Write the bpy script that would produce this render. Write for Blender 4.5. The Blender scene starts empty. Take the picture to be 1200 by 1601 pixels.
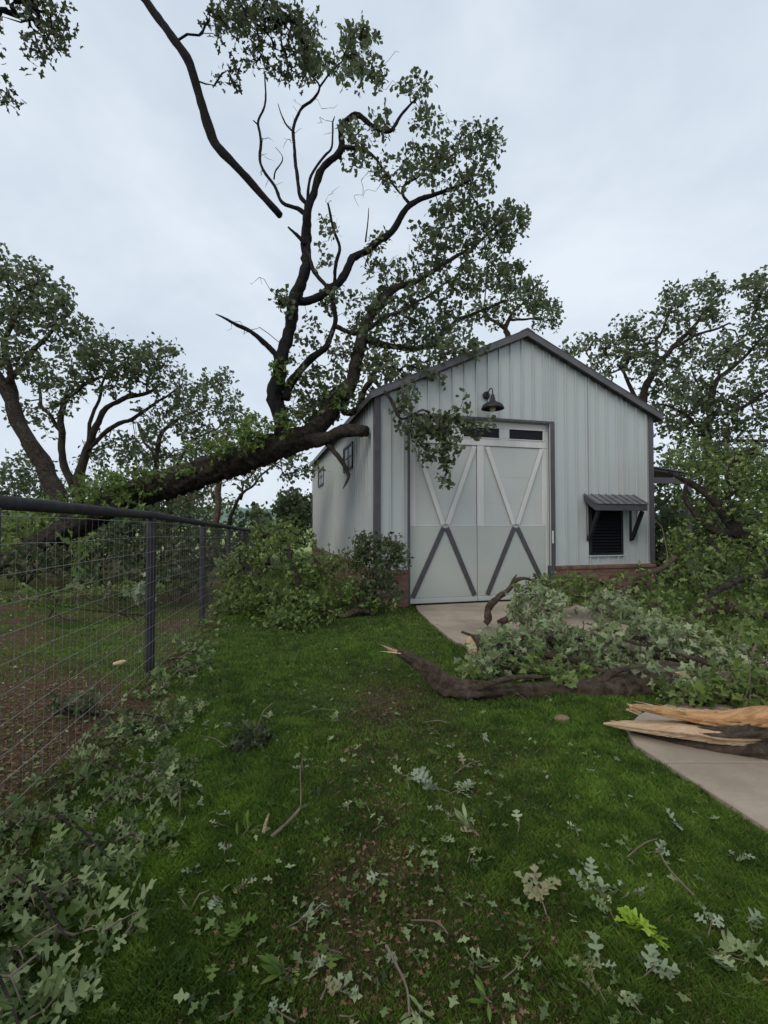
import bpy, math, random
import numpy as np
from mathutils import Vector, Matrix

random.seed(7)
rng = np.random.default_rng(7)
SC = bpy.context.scene
COL = SC.collection
PI = math.pi

# ------------------------------------------------------------------ camera, sky, sun, exposure
F = 741.0
PITCH = math.atan(19.5 / F)
CAMZ = 1.55
cam_d = bpy.data.cameras.new('camera')
cam = bpy.data.objects.new('camera', cam_d)
COL.objects.link(cam)
cam_d.sensor_fit = 'VERTICAL'
cam_d.sensor_height = 36.0
cam_d.lens = 36.0 * F / 1601.0
cam_d.clip_start = 0.05
cam_d.clip_end = 3000
cam.location = (0, 0, CAMZ)
cam.rotation_euler = (PI / 2 + PITCH, 0, 0)
SC.camera = cam

SUN_EL, SUN_AZ = math.radians(46), math.radians(217)
w = bpy.data.worlds.new('World')
SC.world = w
w.use_nodes = True
nt = w.node_tree
for n in list(nt.nodes):
    nt.nodes.remove(n)
def wn(t, **k):
    n = nt.nodes.new(t)
    for a, b in k.items():
        setattr(n, a, b)
    return n
wo = wn('ShaderNodeOutputWorld')
bg = wn('ShaderNodeBackground')
sky = wn('ShaderNodeTexSky', sky_type='NISHITA')
sky.sun_disc = False
sky.sun_elevation = SUN_EL
sky.sun_rotation = SUN_AZ
tc = wn('ShaderNodeTexCoord')
mp = wn('ShaderNodeMapping')
mp.inputs['Scale'].default_value = (1.2, 1.2, 2.0)
mp.inputs['Rotation'].default_value = (0.35, 0.2, 0.3)
no = wn('ShaderNodeTexNoise')
no.inputs['Scale'].default_value = 1.5
no.inputs['Detail'].default_value = 5
no.inputs['Roughness'].default_value = 0.56
no.inputs['Distortion'].default_value = 0.3
rp = wn('ShaderNodeValToRGB')
rp.color_ramp.elements[0].position = 0.34
rp.color_ramp.elements[0].color = (5.2, 6.0, 7.0, 1)
rp.color_ramp.elements[1].position = 0.66
rp.color_ramp.elements[1].color = (7.3, 7.95, 8.7, 1)
mx = wn('ShaderNodeMix', data_type='RGBA')
mx.inputs[0].default_value = 0.93
nt.links.new(tc.outputs['Generated'], mp.inputs['Vector'])
nt.links.new(mp.outputs['Vector'], no.inputs['Vector'])
nt.links.new(no.outputs['Fac'], rp.inputs['Fac'])
nt.links.new(sky.outputs['Color'], mx.inputs[6])
nt.links.new(rp.outputs['Color'], mx.inputs[7])
nt.links.new(mx.outputs[2], bg.inputs['Color'])
bg.inputs['Strength'].default_value = 0.116
nt.links.new(bg.outputs[0], wo.inputs[0])

sl = bpy.data.lights.new('sun', 'SUN')
sl.energy = 1.5
sl.angle = math.radians(35)
sl.color = (1.0, 0.92, 0.80)
so = bpy.data.objects.new('sun', sl)
COL.objects.link(so)
sd = Vector((math.sin(SUN_AZ) * math.cos(SUN_EL), math.cos(SUN_AZ) * math.cos(SUN_EL), math.sin(SUN_EL)))
so.rotation_euler = sd.to_track_quat('Z', 'Y').to_euler()
SC.view_settings.view_transform = 'Standard'
SC.view_settings.look = 'None'
SC.view_settings.exposure = 0.0
SC.view_settings.gamma = 1.0
SC.view_settings.use_curve_mapping = False

# ------------------------------------------------------------------ helpers
ca, sa = math.cos(PITCH), math.sin(PITCH)
def P(px, py, Y):
    x = (px - 600) / F
    y = (800.5 - py) / F
    d = np.array([x, ca - y * sa, sa + y * ca])
    d = d * (Y / d[1])
    return np.array([d[0], d[1], d[2] + CAMZ])
def G(px, py, z=0.0):
    x = (px - 600) / F
    y = (800.5 - py) / F
    d = np.array([x, ca - y * sa, sa + y * ca])
    t = (z - CAMZ) / d[2]
    return np.array([d[0] * t, d[1] * t, z])

def smooth(a, b, x):
    t = np.clip((x - a) / (b - a), 0, 1)
    return t * t * (3 - 2 * t)
def ground_h(x, y):
    x = np.asarray(x, float); y = np.asarray(y, float)
    h = 0.018 * np.sin(1.7 * x + 0.9 * y) + 0.015 * np.sin(0.8 * x - 2.1 * y + 1.3) + 0.01 * np.sin(3.9 * x + 3.1 * y)
    near_path = smooth(0.0, 0.8, path_left(y) - x) + smooth(0.0, 0.8, x - path_left(y) - 3.1)
    h = h * np.clip(near_path, 0, 1)
    h = h - 0.02 * (1 - np.clip(near_path, 0, 1)) * (y < 9.2)
    h = h - 0.014 * np.clip(y - 6, 0, 30) * smooth(-1.5, -3.0, x)
    return h
def path_left(y):
    return np.interp(np.asarray(y, float), [-6, 2.41, 3.40, 3.75, 4.15, 5.2, 5.6, 6.28, 7.4, 8.6, 30], [3.7, 1.95, 1.75, 1.86, 2.5, 2.6, 1.35, 0.92, 0.75, 0.60, 0.60])

def tag(o, label=None, cat=None, group=None, kind=None):
    if label: o['label'] = label
    if cat: o['category'] = cat
    if group: o['group'] = group
    if kind: o['kind'] = kind
    return o
def empty(name, loc=(0, 0, 0), rz=0):
    o = bpy.data.objects.new(name, None)
    o.empty_display_size = 0.2
    COL.objects.link(o)
    o.location = loc
    o.rotation_euler = (0, 0, rz)
    return o
def link(name, me, parent=None):
    o = bpy.data.objects.new(name, me)
    COL.objects.link(o)
    if parent: o.parent = parent
    return o

class MB:
    def __init__(s):
        s.v = []; s.f = []; s.n = 0
    def add(s, v, f):
        v = np.asarray(v, float).reshape(-1, 3)
        s.v.append(v)
        for q in f:
            s.f.append(tuple(int(i) + s.n for i in q))
        s.n += len(v)
    def box(s, a, b, bev=0):
        x0, y0, z0 = a; x1, y1, z1 = b
        v = [(x0, y0, z0), (x1, y0, z0), (x1, y1, z0), (x0, y1, z0), (x0, y0, z1), (x1, y0, z1), (x1, y1, z1), (x0, y1, z1)]
        s.add(v, [(0, 3, 2, 1), (4, 5, 6, 7), (0, 1, 5, 4), (1, 2, 6, 5), (2, 3, 7, 6), (3, 0, 4, 7)])
        return s
    def bar(s, p, q, w, t, out=(0, -1, 0)):
        # bar from p to q, width w in the plane, thickness t along 'out'
        p = np.array(p, float); q = np.array(q, float); o = np.array(out, float)
        d = q - p; d /= np.linalg.norm(d)
        sd_ = np.cross(d, o); sd_ /= np.linalg.norm(sd_)
        v = []
        for e in (p, q):
            for (a, b) in ((-1, 0), (1, 0), (1, 1), (-1, 1)):
                v.append(e + sd_ * a * w / 2 + o * b * t)
        s.add(v, [(0, 1, 2, 3), (7, 6, 5, 4), (0, 4, 5, 1), (1, 5, 6, 2), (2, 6, 7, 3), (3, 7, 4, 0)])
        return s
    def prism(s, pts, y0, y1):
        # polygon in xz extruded along y
        n = len(pts)
        v = [(p[0], y0, p[1]) for p in pts] + [(p[0], y1, p[1]) for p in pts]
        f = [tuple(range(n)), tuple(range(2 * n - 1, n - 1, -1))]
        for i in range(n):
            j = (i + 1) % n
            f.append((i, i + n, j + n, j))
        s.add(v, f)
        return s
    def lathe(s, prof, c, seg=24):
        v = []; f = []
        for r, z in prof:
            for k in range(seg):
                a = 2 * PI * k / seg
                v.append((c[0] + r * math.cos(a), c[1] + r * math.sin(a), c[2] + z))
        for i in range(len(prof) - 1):
            for k in range(seg):
                k2 = (k + 1) % seg
                f.append((i * seg + k, i * seg + k2, (i + 1) * seg + k2, (i + 1) * seg + k))
        s.add(v, f)
        return s
    def build(s, name, m, parent=None, smooth_=False, bevel=0):
        me = bpy.data.meshes.new(name)
        v = np.concatenate(s.v) if s.v else np.zeros((0, 3))
        me.from_pydata(v.tolist(), [], s.f)
        me.update()
        if m: me.materials.append(m)
        if smooth_:
            me.polygons.foreach_set('use_smooth', [True] * len(me.polygons))
        o = link(name, me, parent)
        if bevel:
            b = o.modifiers.new('bevel', 'BEVEL'); b.width = bevel; b.segments = 1; b.limit_method = 'ANGLE'
        return o

def fast_mesh(name, V, Fc, m, smooth_=False):
    """V (n,3), Fc (m,k) equal-sized faces"""
    me = bpy.data.meshes.new(name)
    V = np.ascontiguousarray(V, dtype=np.float32); Fc = np.ascontiguousarray(Fc, dtype=np.int32)
    k = Fc.shape[1]
    me.vertices.add(len(V)); me.vertices.foreach_set('co', V.ravel())
    me.loops.add(Fc.size); me.loops.foreach_set('vertex_index', Fc.ravel())
    me.polygons.add(len(Fc))
    me.polygons.foreach_set('loop_start', np.arange(0, Fc.size, k, dtype=np.int32))
    if smooth_: me.polygons.foreach_set('use_smooth', np.ones(len(Fc), dtype=bool))
    me.update(calc_edges=True)
    me.validate()
    if m: me.materials.append(m)
    return me

def catmull(pts, step):
    pts = np.asarray(pts, float)
    if len(pts) < 3:
        n = max(2, int(np.linalg.norm(pts[-1, :3] - pts[0, :3]) / step) + 1)
        t = np.linspace(0, 1, n)[:, None]
        return pts[0] * (1 - t) + pts[-1] * t
    p = np.vstack([2 * pts[0] - pts[1], pts, 2 * pts[-1] - pts[-2]])
    out = []
    for i in range(1, len(p) - 2):
        d = np.linalg.norm(p[i + 1, :3] - p[i, :3])
        n = max(1, int(round(d / step)))
        for k in range(n):
            t = k / n
            out.append(0.5 * ((2 * p[i]) + (-p[i - 1] + p[i + 1]) * t + (2 * p[i - 1] - 5 * p[i] + 4 * p[i + 1] - p[i + 2]) * t * t + (-p[i - 1] + 3 * p[i] - 3 * p[i + 1] + p[i + 2]) * t ** 3))
    out.append(p[-2])
    o = np.array(out)
    if o.shape[1] > 3: o[:, 3] = np.maximum(o[:, 3], 0.001)
    return o

class Tubes:
    """collects tubes (quads) in numpy"""
    def __init__(s): s.V = []; s.Fq = []; s.n = 0
    def tube(s, pts, rad, k=8, rough=0.0, cap=True):
        pts = np.asarray(pts, float); rad = np.asarray(rad, float)
        n = len(pts)
        t = np.gradient(pts, axis=0)
        t /= np.linalg.norm(t, axis=1)[:, None] + 1e-9
        a = np.array([0.3, 0.2, 1.0]) if abs(t[0][2]) < 0.8 else np.array([1.0, 0.2, 0.1])
        u = np.zeros_like(pts)
        u0 = np.cross(t[0], a); u0 /= np.linalg.norm(u0)
        for i in range(n):
            u0 = u0 - t[i] * np.dot(u0, t[i]); u0 /= np.linalg.norm(u0) + 1e-9
            u[i] = u0
        v = np.cross(t, u)
        ang = np.linspace(0, 2 * PI, k, endpoint=False)
        R = np.repeat(rad[:, None], k, 1)
        if rough > 0:
            L = np.concatenate([[0], np.cumsum(np.linalg.norm(np.diff(pts, axis=0), axis=1))])[:, None]
            q = np.zeros((n, k))
            for j in range(7):
                ka = random.randint(1, max(2, k // 3)); kl = random.uniform(1.5, 14); ph = random.uniform(0, 6.28)
                q += np.sin(ka * ang[None, :] + kl * L + ph) * random.uniform(0.3, 1) / (1 + 0.12 * ka)
            R = R * (1 + rough * q * 0.4 + rough * 0.5 * rng.normal(size=(n, k)))
        ring = pts[:, None, :] + R[..., None] * (np.cos(ang)[None, :, None] * u[:, None, :] + np.sin(ang)[None, :, None] * v[:, None, :])
        s.V.append(ring.reshape(-1, 3))
        i = np.arange(n - 1)[:, None] * k; j = np.arange(k)[None, :]; j2 = (j + 1) % k
        s.Fq.append((np.stack([i + j, i + j2, i + k + j2, i + k + j], -1).reshape(-1, 4)) + s.n)
        base = s.n
        s.n += n * k
        if cap:
            for e, o in ((0, 0), (n - 1, 1)):
                s.V.append(pts[e][None, :]); c = s.n; s.n += 1
                idx = base + e * k + np.arange(k); id2 = base + e * k + (np.arange(k) + 1) % k
                if k % 2 == 0:
                    a0 = idx[::2]; a1 = id2[::2]; a2 = id2[1::2]
                    q = np.stack([np.full(len(a0), c), a2, a1, a0], -1) if o == 0 else np.stack([np.full(len(a0), c), a0, a1, a2], -1)
                    s.Fq.append(q)
    def build(s, name, m, parent=None):
        me = fast_mesh(name, np.concatenate(s.V), np.concatenate(s.Fq), m, True)
        return link(name, me, parent)

# ------------------------------------------------------------------ materials
def mat(name, col=(0.5, 0.5, 0.5), rough=0.6, col2=None, scale=5, detail=6, bump=0, bscale=40, metal=0, stretch=None, spec=0.5, lo=0.35, hi=0.65):
    m = bpy.data.materials.new(name); m.use_nodes = True
    t = m.node_tree; b = t.nodes['Principled BSDF']
    b.inputs['Roughness'].default_value = rough; b.inputs['Metallic'].default_value = metal
    b.inputs['Base Color'].default_value = (*col, 1); b.inputs['Specular IOR Level'].default_value = spec
    tc = t.nodes.new('ShaderNodeTexCoord'); vec = tc.outputs['Object']
    if stretch:
        mp = t.nodes.new('ShaderNodeMapping'); mp.inputs['Scale'].default_value = stretch
        t.links.new(vec, mp.inputs['Vector']); vec = mp.outputs['Vector']
    if col2:
        n = t.nodes.new('ShaderNodeTexNoise'); n.inputs['Scale'].default_value = scale; n.inputs['Detail'].default_value = detail
        n.inputs['Roughness'].default_value = 0.65
        r = t.nodes.new('ShaderNodeValToRGB')
        r.color_ramp.elements[0].position = lo; r.color_ramp.elements[0].color = (*col, 1)
        r.color_ramp.elements[1].position = hi; r.color_ramp.elements[1].color = (*col2, 1)
        t.links.new(vec, n.inputs['Vector']); t.links.new(n.outputs['Fac'], r.inputs['Fac']); t.links.new(r.outputs['Color'], b.inputs['Base Color'])
    if bump:
        n2 = t.nodes.new('ShaderNodeTexNoise'); n2.inputs['Scale'].default_value = bscale; n2.inputs['Detail'].default_value = 5
        bp = t.nodes.new('ShaderNodeBump'); bp.inputs['Strength'].default_value = bump; bp.inputs['Distance'].default_value = 0.02
        t.links.new(vec, n2.inputs['Vector']); t.links.new(n2.outputs['Fac'], bp.inputs['Height']); t.links.new(bp.outputs['Normal'], b.inputs['Normal'])
    return m

def leaf_mat(name, cols, back, trans=0.3, rough=0.43, patch=False):
    m = bpy.data.materials.new(name); m.use_nodes = True
    t = m.node_tree; b = t.nodes['Principled BSDF']; out = t.nodes['Material Output']
    b.inputs['Roughness'].default_value = rough
    b.inputs['Specular IOR Level'].default_value = 0.3
    g = t.nodes.new('ShaderNodeNewGeometry'); oi = t.nodes.new('ShaderNodeObjectInfo')
    ad = t.nodes.new('ShaderNodeMath'); ad.operation = 'ADD'
    fr = t.nodes.new('ShaderNodeMath'); fr.operation = 'FRACT'
    t.links.new(g.outputs['Random Per Island'], ad.inputs[0]); t.links.new(oi.outputs['Random'], ad.inputs[1]); t.links.new(ad.outputs[0], fr.inputs[0])
    r = t.nodes.new('ShaderNodeValToRGB')
    e = r.color_ramp.elements
    e[0].color = (*cols[0], 1); e[0].position = 0.0
    e[1].color = (*cols[-1], 1); e[1].position = 1.0
    for i, c in enumerate(cols[1:-1]):
        x = e.new((i + 1) / (len(cols) - 1)); x.color = (*c, 1)
    t.links.new(fr.outputs[0], r.inputs['Fac'])
    mx = t.nodes.new('ShaderNodeMix'); mx.data_type = 'RGBA'
    mx.inputs[7].default_value = (*back, 1)
    t.links.new(r.outputs['Color'], mx.inputs[6])
    ml = t.nodes.new('ShaderNodeMath'); ml.operation = 'MULTIPLY'; ml.inputs[1].default_value = 0.75
    t.links.new(g.outputs['Backfacing'], ml.inputs[0]); t.links.new(ml.outputs[0], mx.inputs[0])
    fin = mx.outputs[2]
    if patch:
        tc = t.nodes.new('ShaderNodeTexCoord')
        for sc, c0, c1 in ((1.1, (0.72, 0.74, 0.76), (1.2, 1.18, 1.1)), (6.0, (0.62, 0.66, 0.7), (1.3, 1.22, 1.1))):
            pn = t.nodes.new('ShaderNodeTexNoise'); pn.inputs['Scale'].default_value = sc; pn.inputs['Detail'].default_value = 4
            pr = t.nodes.new('ShaderNodeValToRGB'); pr.color_ramp.elements[0].position = 0.36; pr.color_ramp.elements[1].position = 0.64
            pr.color_ramp.elements[0].color = (*c0, 1); pr.color_ramp.elements[1].color = (*c1, 1)
            pm = t.nodes.new('ShaderNodeMix'); pm.data_type = 'RGBA'; pm.blend_type = 'MULTIPLY'; pm.inputs[0].default_value = 1
            t.links.new(tc.outputs['Object'], pn.inputs['Vector']); t.links.new(pn.outputs['Fac'], pr.inputs['Fac'])
            t.links.new(fin, pm.inputs[6]); t.links.new(pr.outputs['Color'], pm.inputs[7]); fin = pm.outputs[2]
    tr = t.nodes.new('ShaderNodeBsdfTranslucent')
    ms = t.nodes.new('ShaderNodeMixShader'); ms.inputs[0].default_value = trans
    t.links.new(fin, b.inputs['Base Color']); t.links.new(fin, tr.inputs['Color'])
    t.links.new(b.outputs[0], ms.inputs[1]); t.links.new(tr.outputs[0], ms.inputs[2]); t.links.new(ms.outputs[0], out.inputs['Surface'])
    return m

M = {}
M['siding'] = mat('siding_paint', (0.475, 0.505, 0.50), 0.5, (0.50, 0.53, 0.525), scale=0.9, bump=0.02, bscale=3)
M['trim'] = mat('dark_trim', (0.060, 0.055, 0.065), 0.45, (0.085, 0.078, 0.09), scale=6)
M['roof'] = mat('roof_metal', (0.075, 0.07, 0.078), 0.42, (0.11, 0.105, 0.11), scale=4)
M['awning'] = mat('awning_metal', (0.09, 0.088, 0.098), 0.45, (0.15, 0.145, 0.155), scale=5)
M['white'] = mat('white_board', (0.60, 0.59, 0.57), 0.6, (0.70, 0.69, 0.67), scale=4, bump=0.1, bscale=50, stretch=(1, 1, 0.2))
M['doorpanel'] = mat('door_panel', (0.505, 0.525, 0.50), 0.55, (0.54, 0.56, 0.535), scale=2)
M['doorsheet'] = mat('door_sheet', (0.445, 0.47, 0.43), 0.5, (0.475, 0.50, 0.46), scale=1.3)
M['glass'] = mat('dark_glass', (0.012, 0.013, 0.018), 0.25, spec=0.12)
M['black'] = mat('black_paint', (0.014, 0.014, 0.017), 0.5, (0.024, 0.023, 0.026), scale=8, spec=0.3)
M['louvre'] = mat('black_louvre', (0.009, 0.009, 0.012), 0.7, spec=0.1)
M['mortar'] = mat('mortar', (0.30, 0.26, 0.23), 0.9, (0.40, 0.35, 0.31), scale=12, bump=0.4)
M['concrete'] = mat('concrete', (0.27, 0.215, 0.16), 0.85, (0.42, 0.345, 0.27), scale=1.1, detail=12, bump=0.3, bscale=90, lo=0.38, hi=0.62)
M['pipe'] = mat('pipe_paint', (0.018, 0.016, 0.02), 0.7, (0.042, 0.038, 0.044), scale=14, bump=0.2, bscale=60, spec=0.25)
M['wire'] = mat('galvanised_wire', (0.27, 0.27, 0.26), 0.6, metal=0.1)
M['wood'] = mat('torn_wood', (0.66, 0.38, 0.17), 0.75, (0.30, 0.11, 0.035), scale=4, bump=0.8, bscale=30, stretch=(0.25, 7, 7), lo=0.44, hi=0.72)
M['woodpale'] = mat('pale_torn_wood', (0.68, 0.50, 0.32), 0.75, (0.48, 0.26, 0.12), scale=5, bump=1.0, bscale=25, stretch=(0.6, 6, 6), lo=0.42, hi=0.75)
M['bulb'] = mat('frosted_bulb', (0.6, 0.55, 0.42), 0.3)
M['cream'] = mat('fitting_cream', (0.55, 0.52, 0.45), 0.4)

def brick_mat():
    m = mat('brick', (0.13, 0.07, 0.052), 0.85, (0.24, 0.145, 0.115), scale=18, bump=0.5, bscale=60)
    t = m.node_tree; b = t.nodes['Principled BSDF']
    src = b.inputs['Base Color'].links[0].from_socket
    oi = t.nodes.new('ShaderNodeObjectInfo'); g = t.nodes.new('ShaderNodeNewGeometry')
    ad = t.nodes.new('ShaderNodeMath'); ad.operation = 'ADD'; fr = t.nodes.new('ShaderNodeMath'); fr.operation = 'FRACT'
    t.links.new(oi.outputs['Random'], ad.inputs[0]); t.links.new(g.outputs['Random Per Island'], ad.inputs[1]); t.links.new(ad.outputs[0], fr.inputs[0])
    r = t.nodes.new('ShaderNodeValToRGB'); e = r.color_ramp.elements
    e[0].color = (0.55, 0.55, 0.6, 1); e[1].color = (1.25, 1.15, 1.1, 1); x = e.new(0.5); x.color = (1.0, 0.9, 0.85, 1)
    t.links.new(fr.outputs[0], r.inputs['Fac'])
    mx = t.nodes.new('ShaderNodeMix'); mx.data_type = 'RGBA'; mx.blend_type = 'MULTIPLY'; mx.inputs[0].default_value = 1
    t.links.new(src, mx.inputs[6]); t.links.new(r.outputs['Color'], mx.inputs[7]); t.links.new(mx.outputs[2], b.inputs['Base Color'])
    return m
M['brick'] = brick_mat()

def bark_mat(name, c1, c2, c3):
    m = bpy.data.materials.new(name); m.use_nodes = True
    t = m.node_tree; b = t.nodes['Principled BSDF']; b.inputs['Roughness'].default_value = 0.9; b.inputs['Specular IOR Level'].default_value = 0.2
    tc = t.nodes.new('ShaderNodeTexCoord')
    vo = t.nodes.new('ShaderNodeTexVoronoi'); vo.inputs['Scale'].default_value = 22; vo.feature = 'F1'
    n = t.nodes.new('ShaderNodeTexNoise'); n.inputs['Scale'].default_value = 9; n.inputs['Detail'].default_value = 8; n.inputs['Roughness'].default_value = 0.7; n.inputs['Distortion'].default_value = 1.2
    t.links.new(tc.outputs['Object'], n.inputs['Vector'])
    mv = t.nodes.new('ShaderNodeVectorMath'); mv.operation = 'ADD'
    t.links.new(tc.outputs['Object'], mv.inputs[0]); t.links.new(n.outputs['Color'], mv.inputs[1])
    t.links.new(mv.outputs[0], vo.inputs['Vector'])
    r = t.nodes.new('ShaderNodeValToRGB'); e = r.color_ramp.elements
    e[0].position = 0.3; e[0].color = (*c1, 1); e[1].position = 0.66; e[1].color = (*c3, 1); x = e.new(0.46); x.color = (*c2, 1)
    t.links.new(n.outputs['Fac'], r.inputs['Fac']); t.links.new(r.outputs['Color'], b.inputs['Base Color'])
    ad = t.nodes.new('ShaderNodeMath'); ad.operation = 'SUBTRACT'
    t.links.new(n.outputs['Fac'], ad.inputs[0]); t.links.new(vo.outputs['Distance'], ad.inputs[1])
    bp = t.nodes.new('ShaderNodeBump'); bp.inputs['Strength'].default_value = 1.0; bp.inputs['Distance'].default_value = 0.035
    t.links.new(ad.outputs[0], bp.inputs['Height']); t.links.new(bp.outputs['Normal'], b.inputs['Normal'])
    return m
M['bark'] = bark_mat('oak_bark', (0.024, 0.020, 0.017), (0.07, 0.056, 0.046), (0.16, 0.135, 0.11))
M['barkbrown'] = bark_mat('brown_bark', (0.050, 0.034, 0.025), (0.18, 0.128, 0.092), (0.34, 0.26, 0.195))
M['barkdark'] = bark_mat('wet_bark', (0.014, 0.013, 0.015), (0.030, 0.028, 0.030), (0.055, 0.05, 0.052))
M['twig'] = mat('twig', (0.10, 0.075, 0.05), 0.85, (0.20, 0.16, 0.12), scale=9)

M['leaf_tree'] = leaf_mat('leaf_tree', [(0.040, 0.064, 0.022), (0.085, 0.122, 0.045), (0.15, 0.195, 0.085), (0.06, 0.092, 0.032)], (0.15, 0.18, 0.105), 0.4)
M['leaf_dark'] = leaf_mat('leaf_dark', [(0.026, 0.043, 0.015), (0.052, 0.078, 0.027), (0.095, 0.13, 0.05)], (0.10, 0.125, 0.065), 0.35)
M['leaf_fresh'] = leaf_mat('leaf_fresh', [(0.075, 0.135, 0.018), (0.115, 0.195, 0.03), (0.17, 0.26, 0.05)], (0.17, 0.24, 0.08), 0.4)
M['leaf_bush'] = leaf_mat('leaf_bush', [(0.045, 0.085, 0.014), (0.12, 0.19, 0.032), (0.25, 0.32, 0.09), (0.075, 0.13, 0.024), (0.15, 0.21, 0.055)], (0.21, 0.27, 0.10), 0.35)
M['leaf_grey'] = leaf_mat('leaf_grey', [(0.08, 0.13, 0.035), (0.21, 0.27, 0.115), (0.38, 0.44, 0.24), (0.13, 0.19, 0.06), (0.27, 0.33, 0.16)], (0.37, 0.42, 0.25), 0.25)
M['leaf_pile'] = leaf_mat('leaf_pile', [(0.020, 0.045, 0.010), (0.075, 0.125, 0.028), (0.19, 0.26, 0.09), (0.040, 0.078, 0.016), (0.32, 0.38, 0.19), (0.065, 0.115, 0.024)], (0.24, 0.30, 0.13), 0.25)
M['leaf_pale'] = leaf_mat('leaf_pale', [(0.16, 0.22, 0.12), (0.24, 0.30, 0.18), (0.30, 0.36, 0.24)], (0.33, 0.38, 0.28), 0.2)
M['leaf_lime'] = leaf_mat('leaf_lime', [(0.20, 0.34, 0.02), (0.27, 0.42, 0.03), (0.34, 0.48, 0.05)], (0.3, 0.4, 0.06), 0.3)
M['leaf_tan'] = leaf_mat('leaf_tan', [(0.22, 0.20, 0.10), (0.30, 0.27, 0.15), (0.22, 0.26, 0.12)], (0.33, 0.30, 0.2), 0.2)
M['litter'] = leaf_mat('leaf_litter', [(0.07, 0.035, 0.02), (0.13, 0.07, 0.038), (0.22, 0.15, 0.09), (0.06, 0.035, 0.022)], (0.22, 0.14, 0.09), 0.1, 0.8)
M['grass'] = leaf_mat('grass_blade', [(0.056, 0.128, 0.014), (0.108, 0.21, 0.030), (0.20, 0.30, 0.070), (0.080, 0.17, 0.024)], (0.13, 0.22, 0.045), 0.4, patch=True)
M['thatch'] = leaf_mat('thatch_blade', [(0.11, 0.095, 0.035), (0.07, 0.10, 0.022), (0.16, 0.13, 0.06), (0.05, 0.09, 0.018)], (0.09, 0.09, 0.04), 0.2, patch=True)

# ground: lawn soil, bare reddish dirt, dry thatch
def ground_mat():
    m = bpy.data.materials.new('ground'); m.use_nodes = True
    t = m.node_tree; b = t.nodes['Principled BSDF']; b.inputs['Roughness'].default_value = 1.0; b.inputs['Specular IOR Level'].default_value = 0.1
    tc = t.nodes.new('ShaderNodeTexCoord'); V = tc.outputs['Object']
    def noise(sc, d=6, ro=0.65):
        n = t.nodes.new('ShaderNodeTexNoise'); n.inputs['Scale'].default_value = sc; n.inputs['Detail'].default_value = d; n.inputs['Roughness'].default_value = ro
        t.links.new(V, n.inputs['Vector']); return n.outputs['Fac']
    def ramp(f, lo, hi, c0, c1):
        r = t.nodes.new('ShaderNodeValToRGB'); r.color_ramp.elements[0].position = lo; r.color_ramp.elements[1].position = hi
        r.color_ramp.elements[0].color = (*c0, 1); r.color_ramp.elements[1].color = (*c1, 1); t.links.new(f, r.inputs['Fac']); return r.outputs['Color']
    def mixc(f, a, c):
        x = t.nodes.new('ShaderNodeMix'); x.data_type = 'RGBA'; t.links.new(f, x.inputs[0]); t.links.new(a, x.inputs[6]); t.links.new(c, x.inputs[7]); return x.outputs[2]
    green = ramp(noise(30), 0.35, 0.65, (0.04, 0.055, 0.016), (0.08, 0.10, 0.03))
    dirt = ramp(noise(25, 10), 0.3, 0.7, (0.045, 0.027, 0.018), (0.125, 0.08, 0.055))
    at = t.nodes.new('ShaderNodeAttribute'); at.attribute_name = 'bare'
    mm = t.nodes.new('ShaderNodeMath'); mm.operation = 'ADD'; t.links.new(at.outputs['Fac'], mm.inputs[0])
    n3 = noise(5, 8)
    ms = t.nodes.new('ShaderNodeMath'); ms.operation = 'SUBTRACT'; ms.inputs[1].default_value = 0.5; t.links.new(n3, ms.inputs[0])
    t.links.new(ms.outputs[0], mm.inputs[1])
    st = ramp(mm.outputs[0], 0.35, 0.6, (0, 0, 0), (1, 1, 1))
    near = mixc(st, green, dirt)
    # far fields: pale green pasture
    sx = t.nodes.new('ShaderNodeSeparateXYZ'); t.links.new(V, sx.inputs[0])
    fr = t.nodes.new('ShaderNodeMapRange'); fr.inputs['From Min'].default_value = 24; fr.inputs['From Max'].default_value = 34; t.links.new(sx.outputs['Y'], fr.inputs['Value'])
    field = ramp(noise(0.05, 4), 0.4, 0.6, (0.20, 0.27, 0.09), (0.26, 0.33, 0.14))
    t.links.new(mixc(fr.outputs[0], near, field), b.inputs['Base Color'])
    bp = t.nodes.new('ShaderNodeBump'); bp.inputs['Strength'].default_value = 0.8; bp.inputs['Distance'].default_value = 0.03
    t.links.new(noise(35, 8), bp.inputs['Height']); t.links.new(bp.outputs['Normal'], b.inputs['Normal'])
    return m
M['ground'] = ground_mat()

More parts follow.
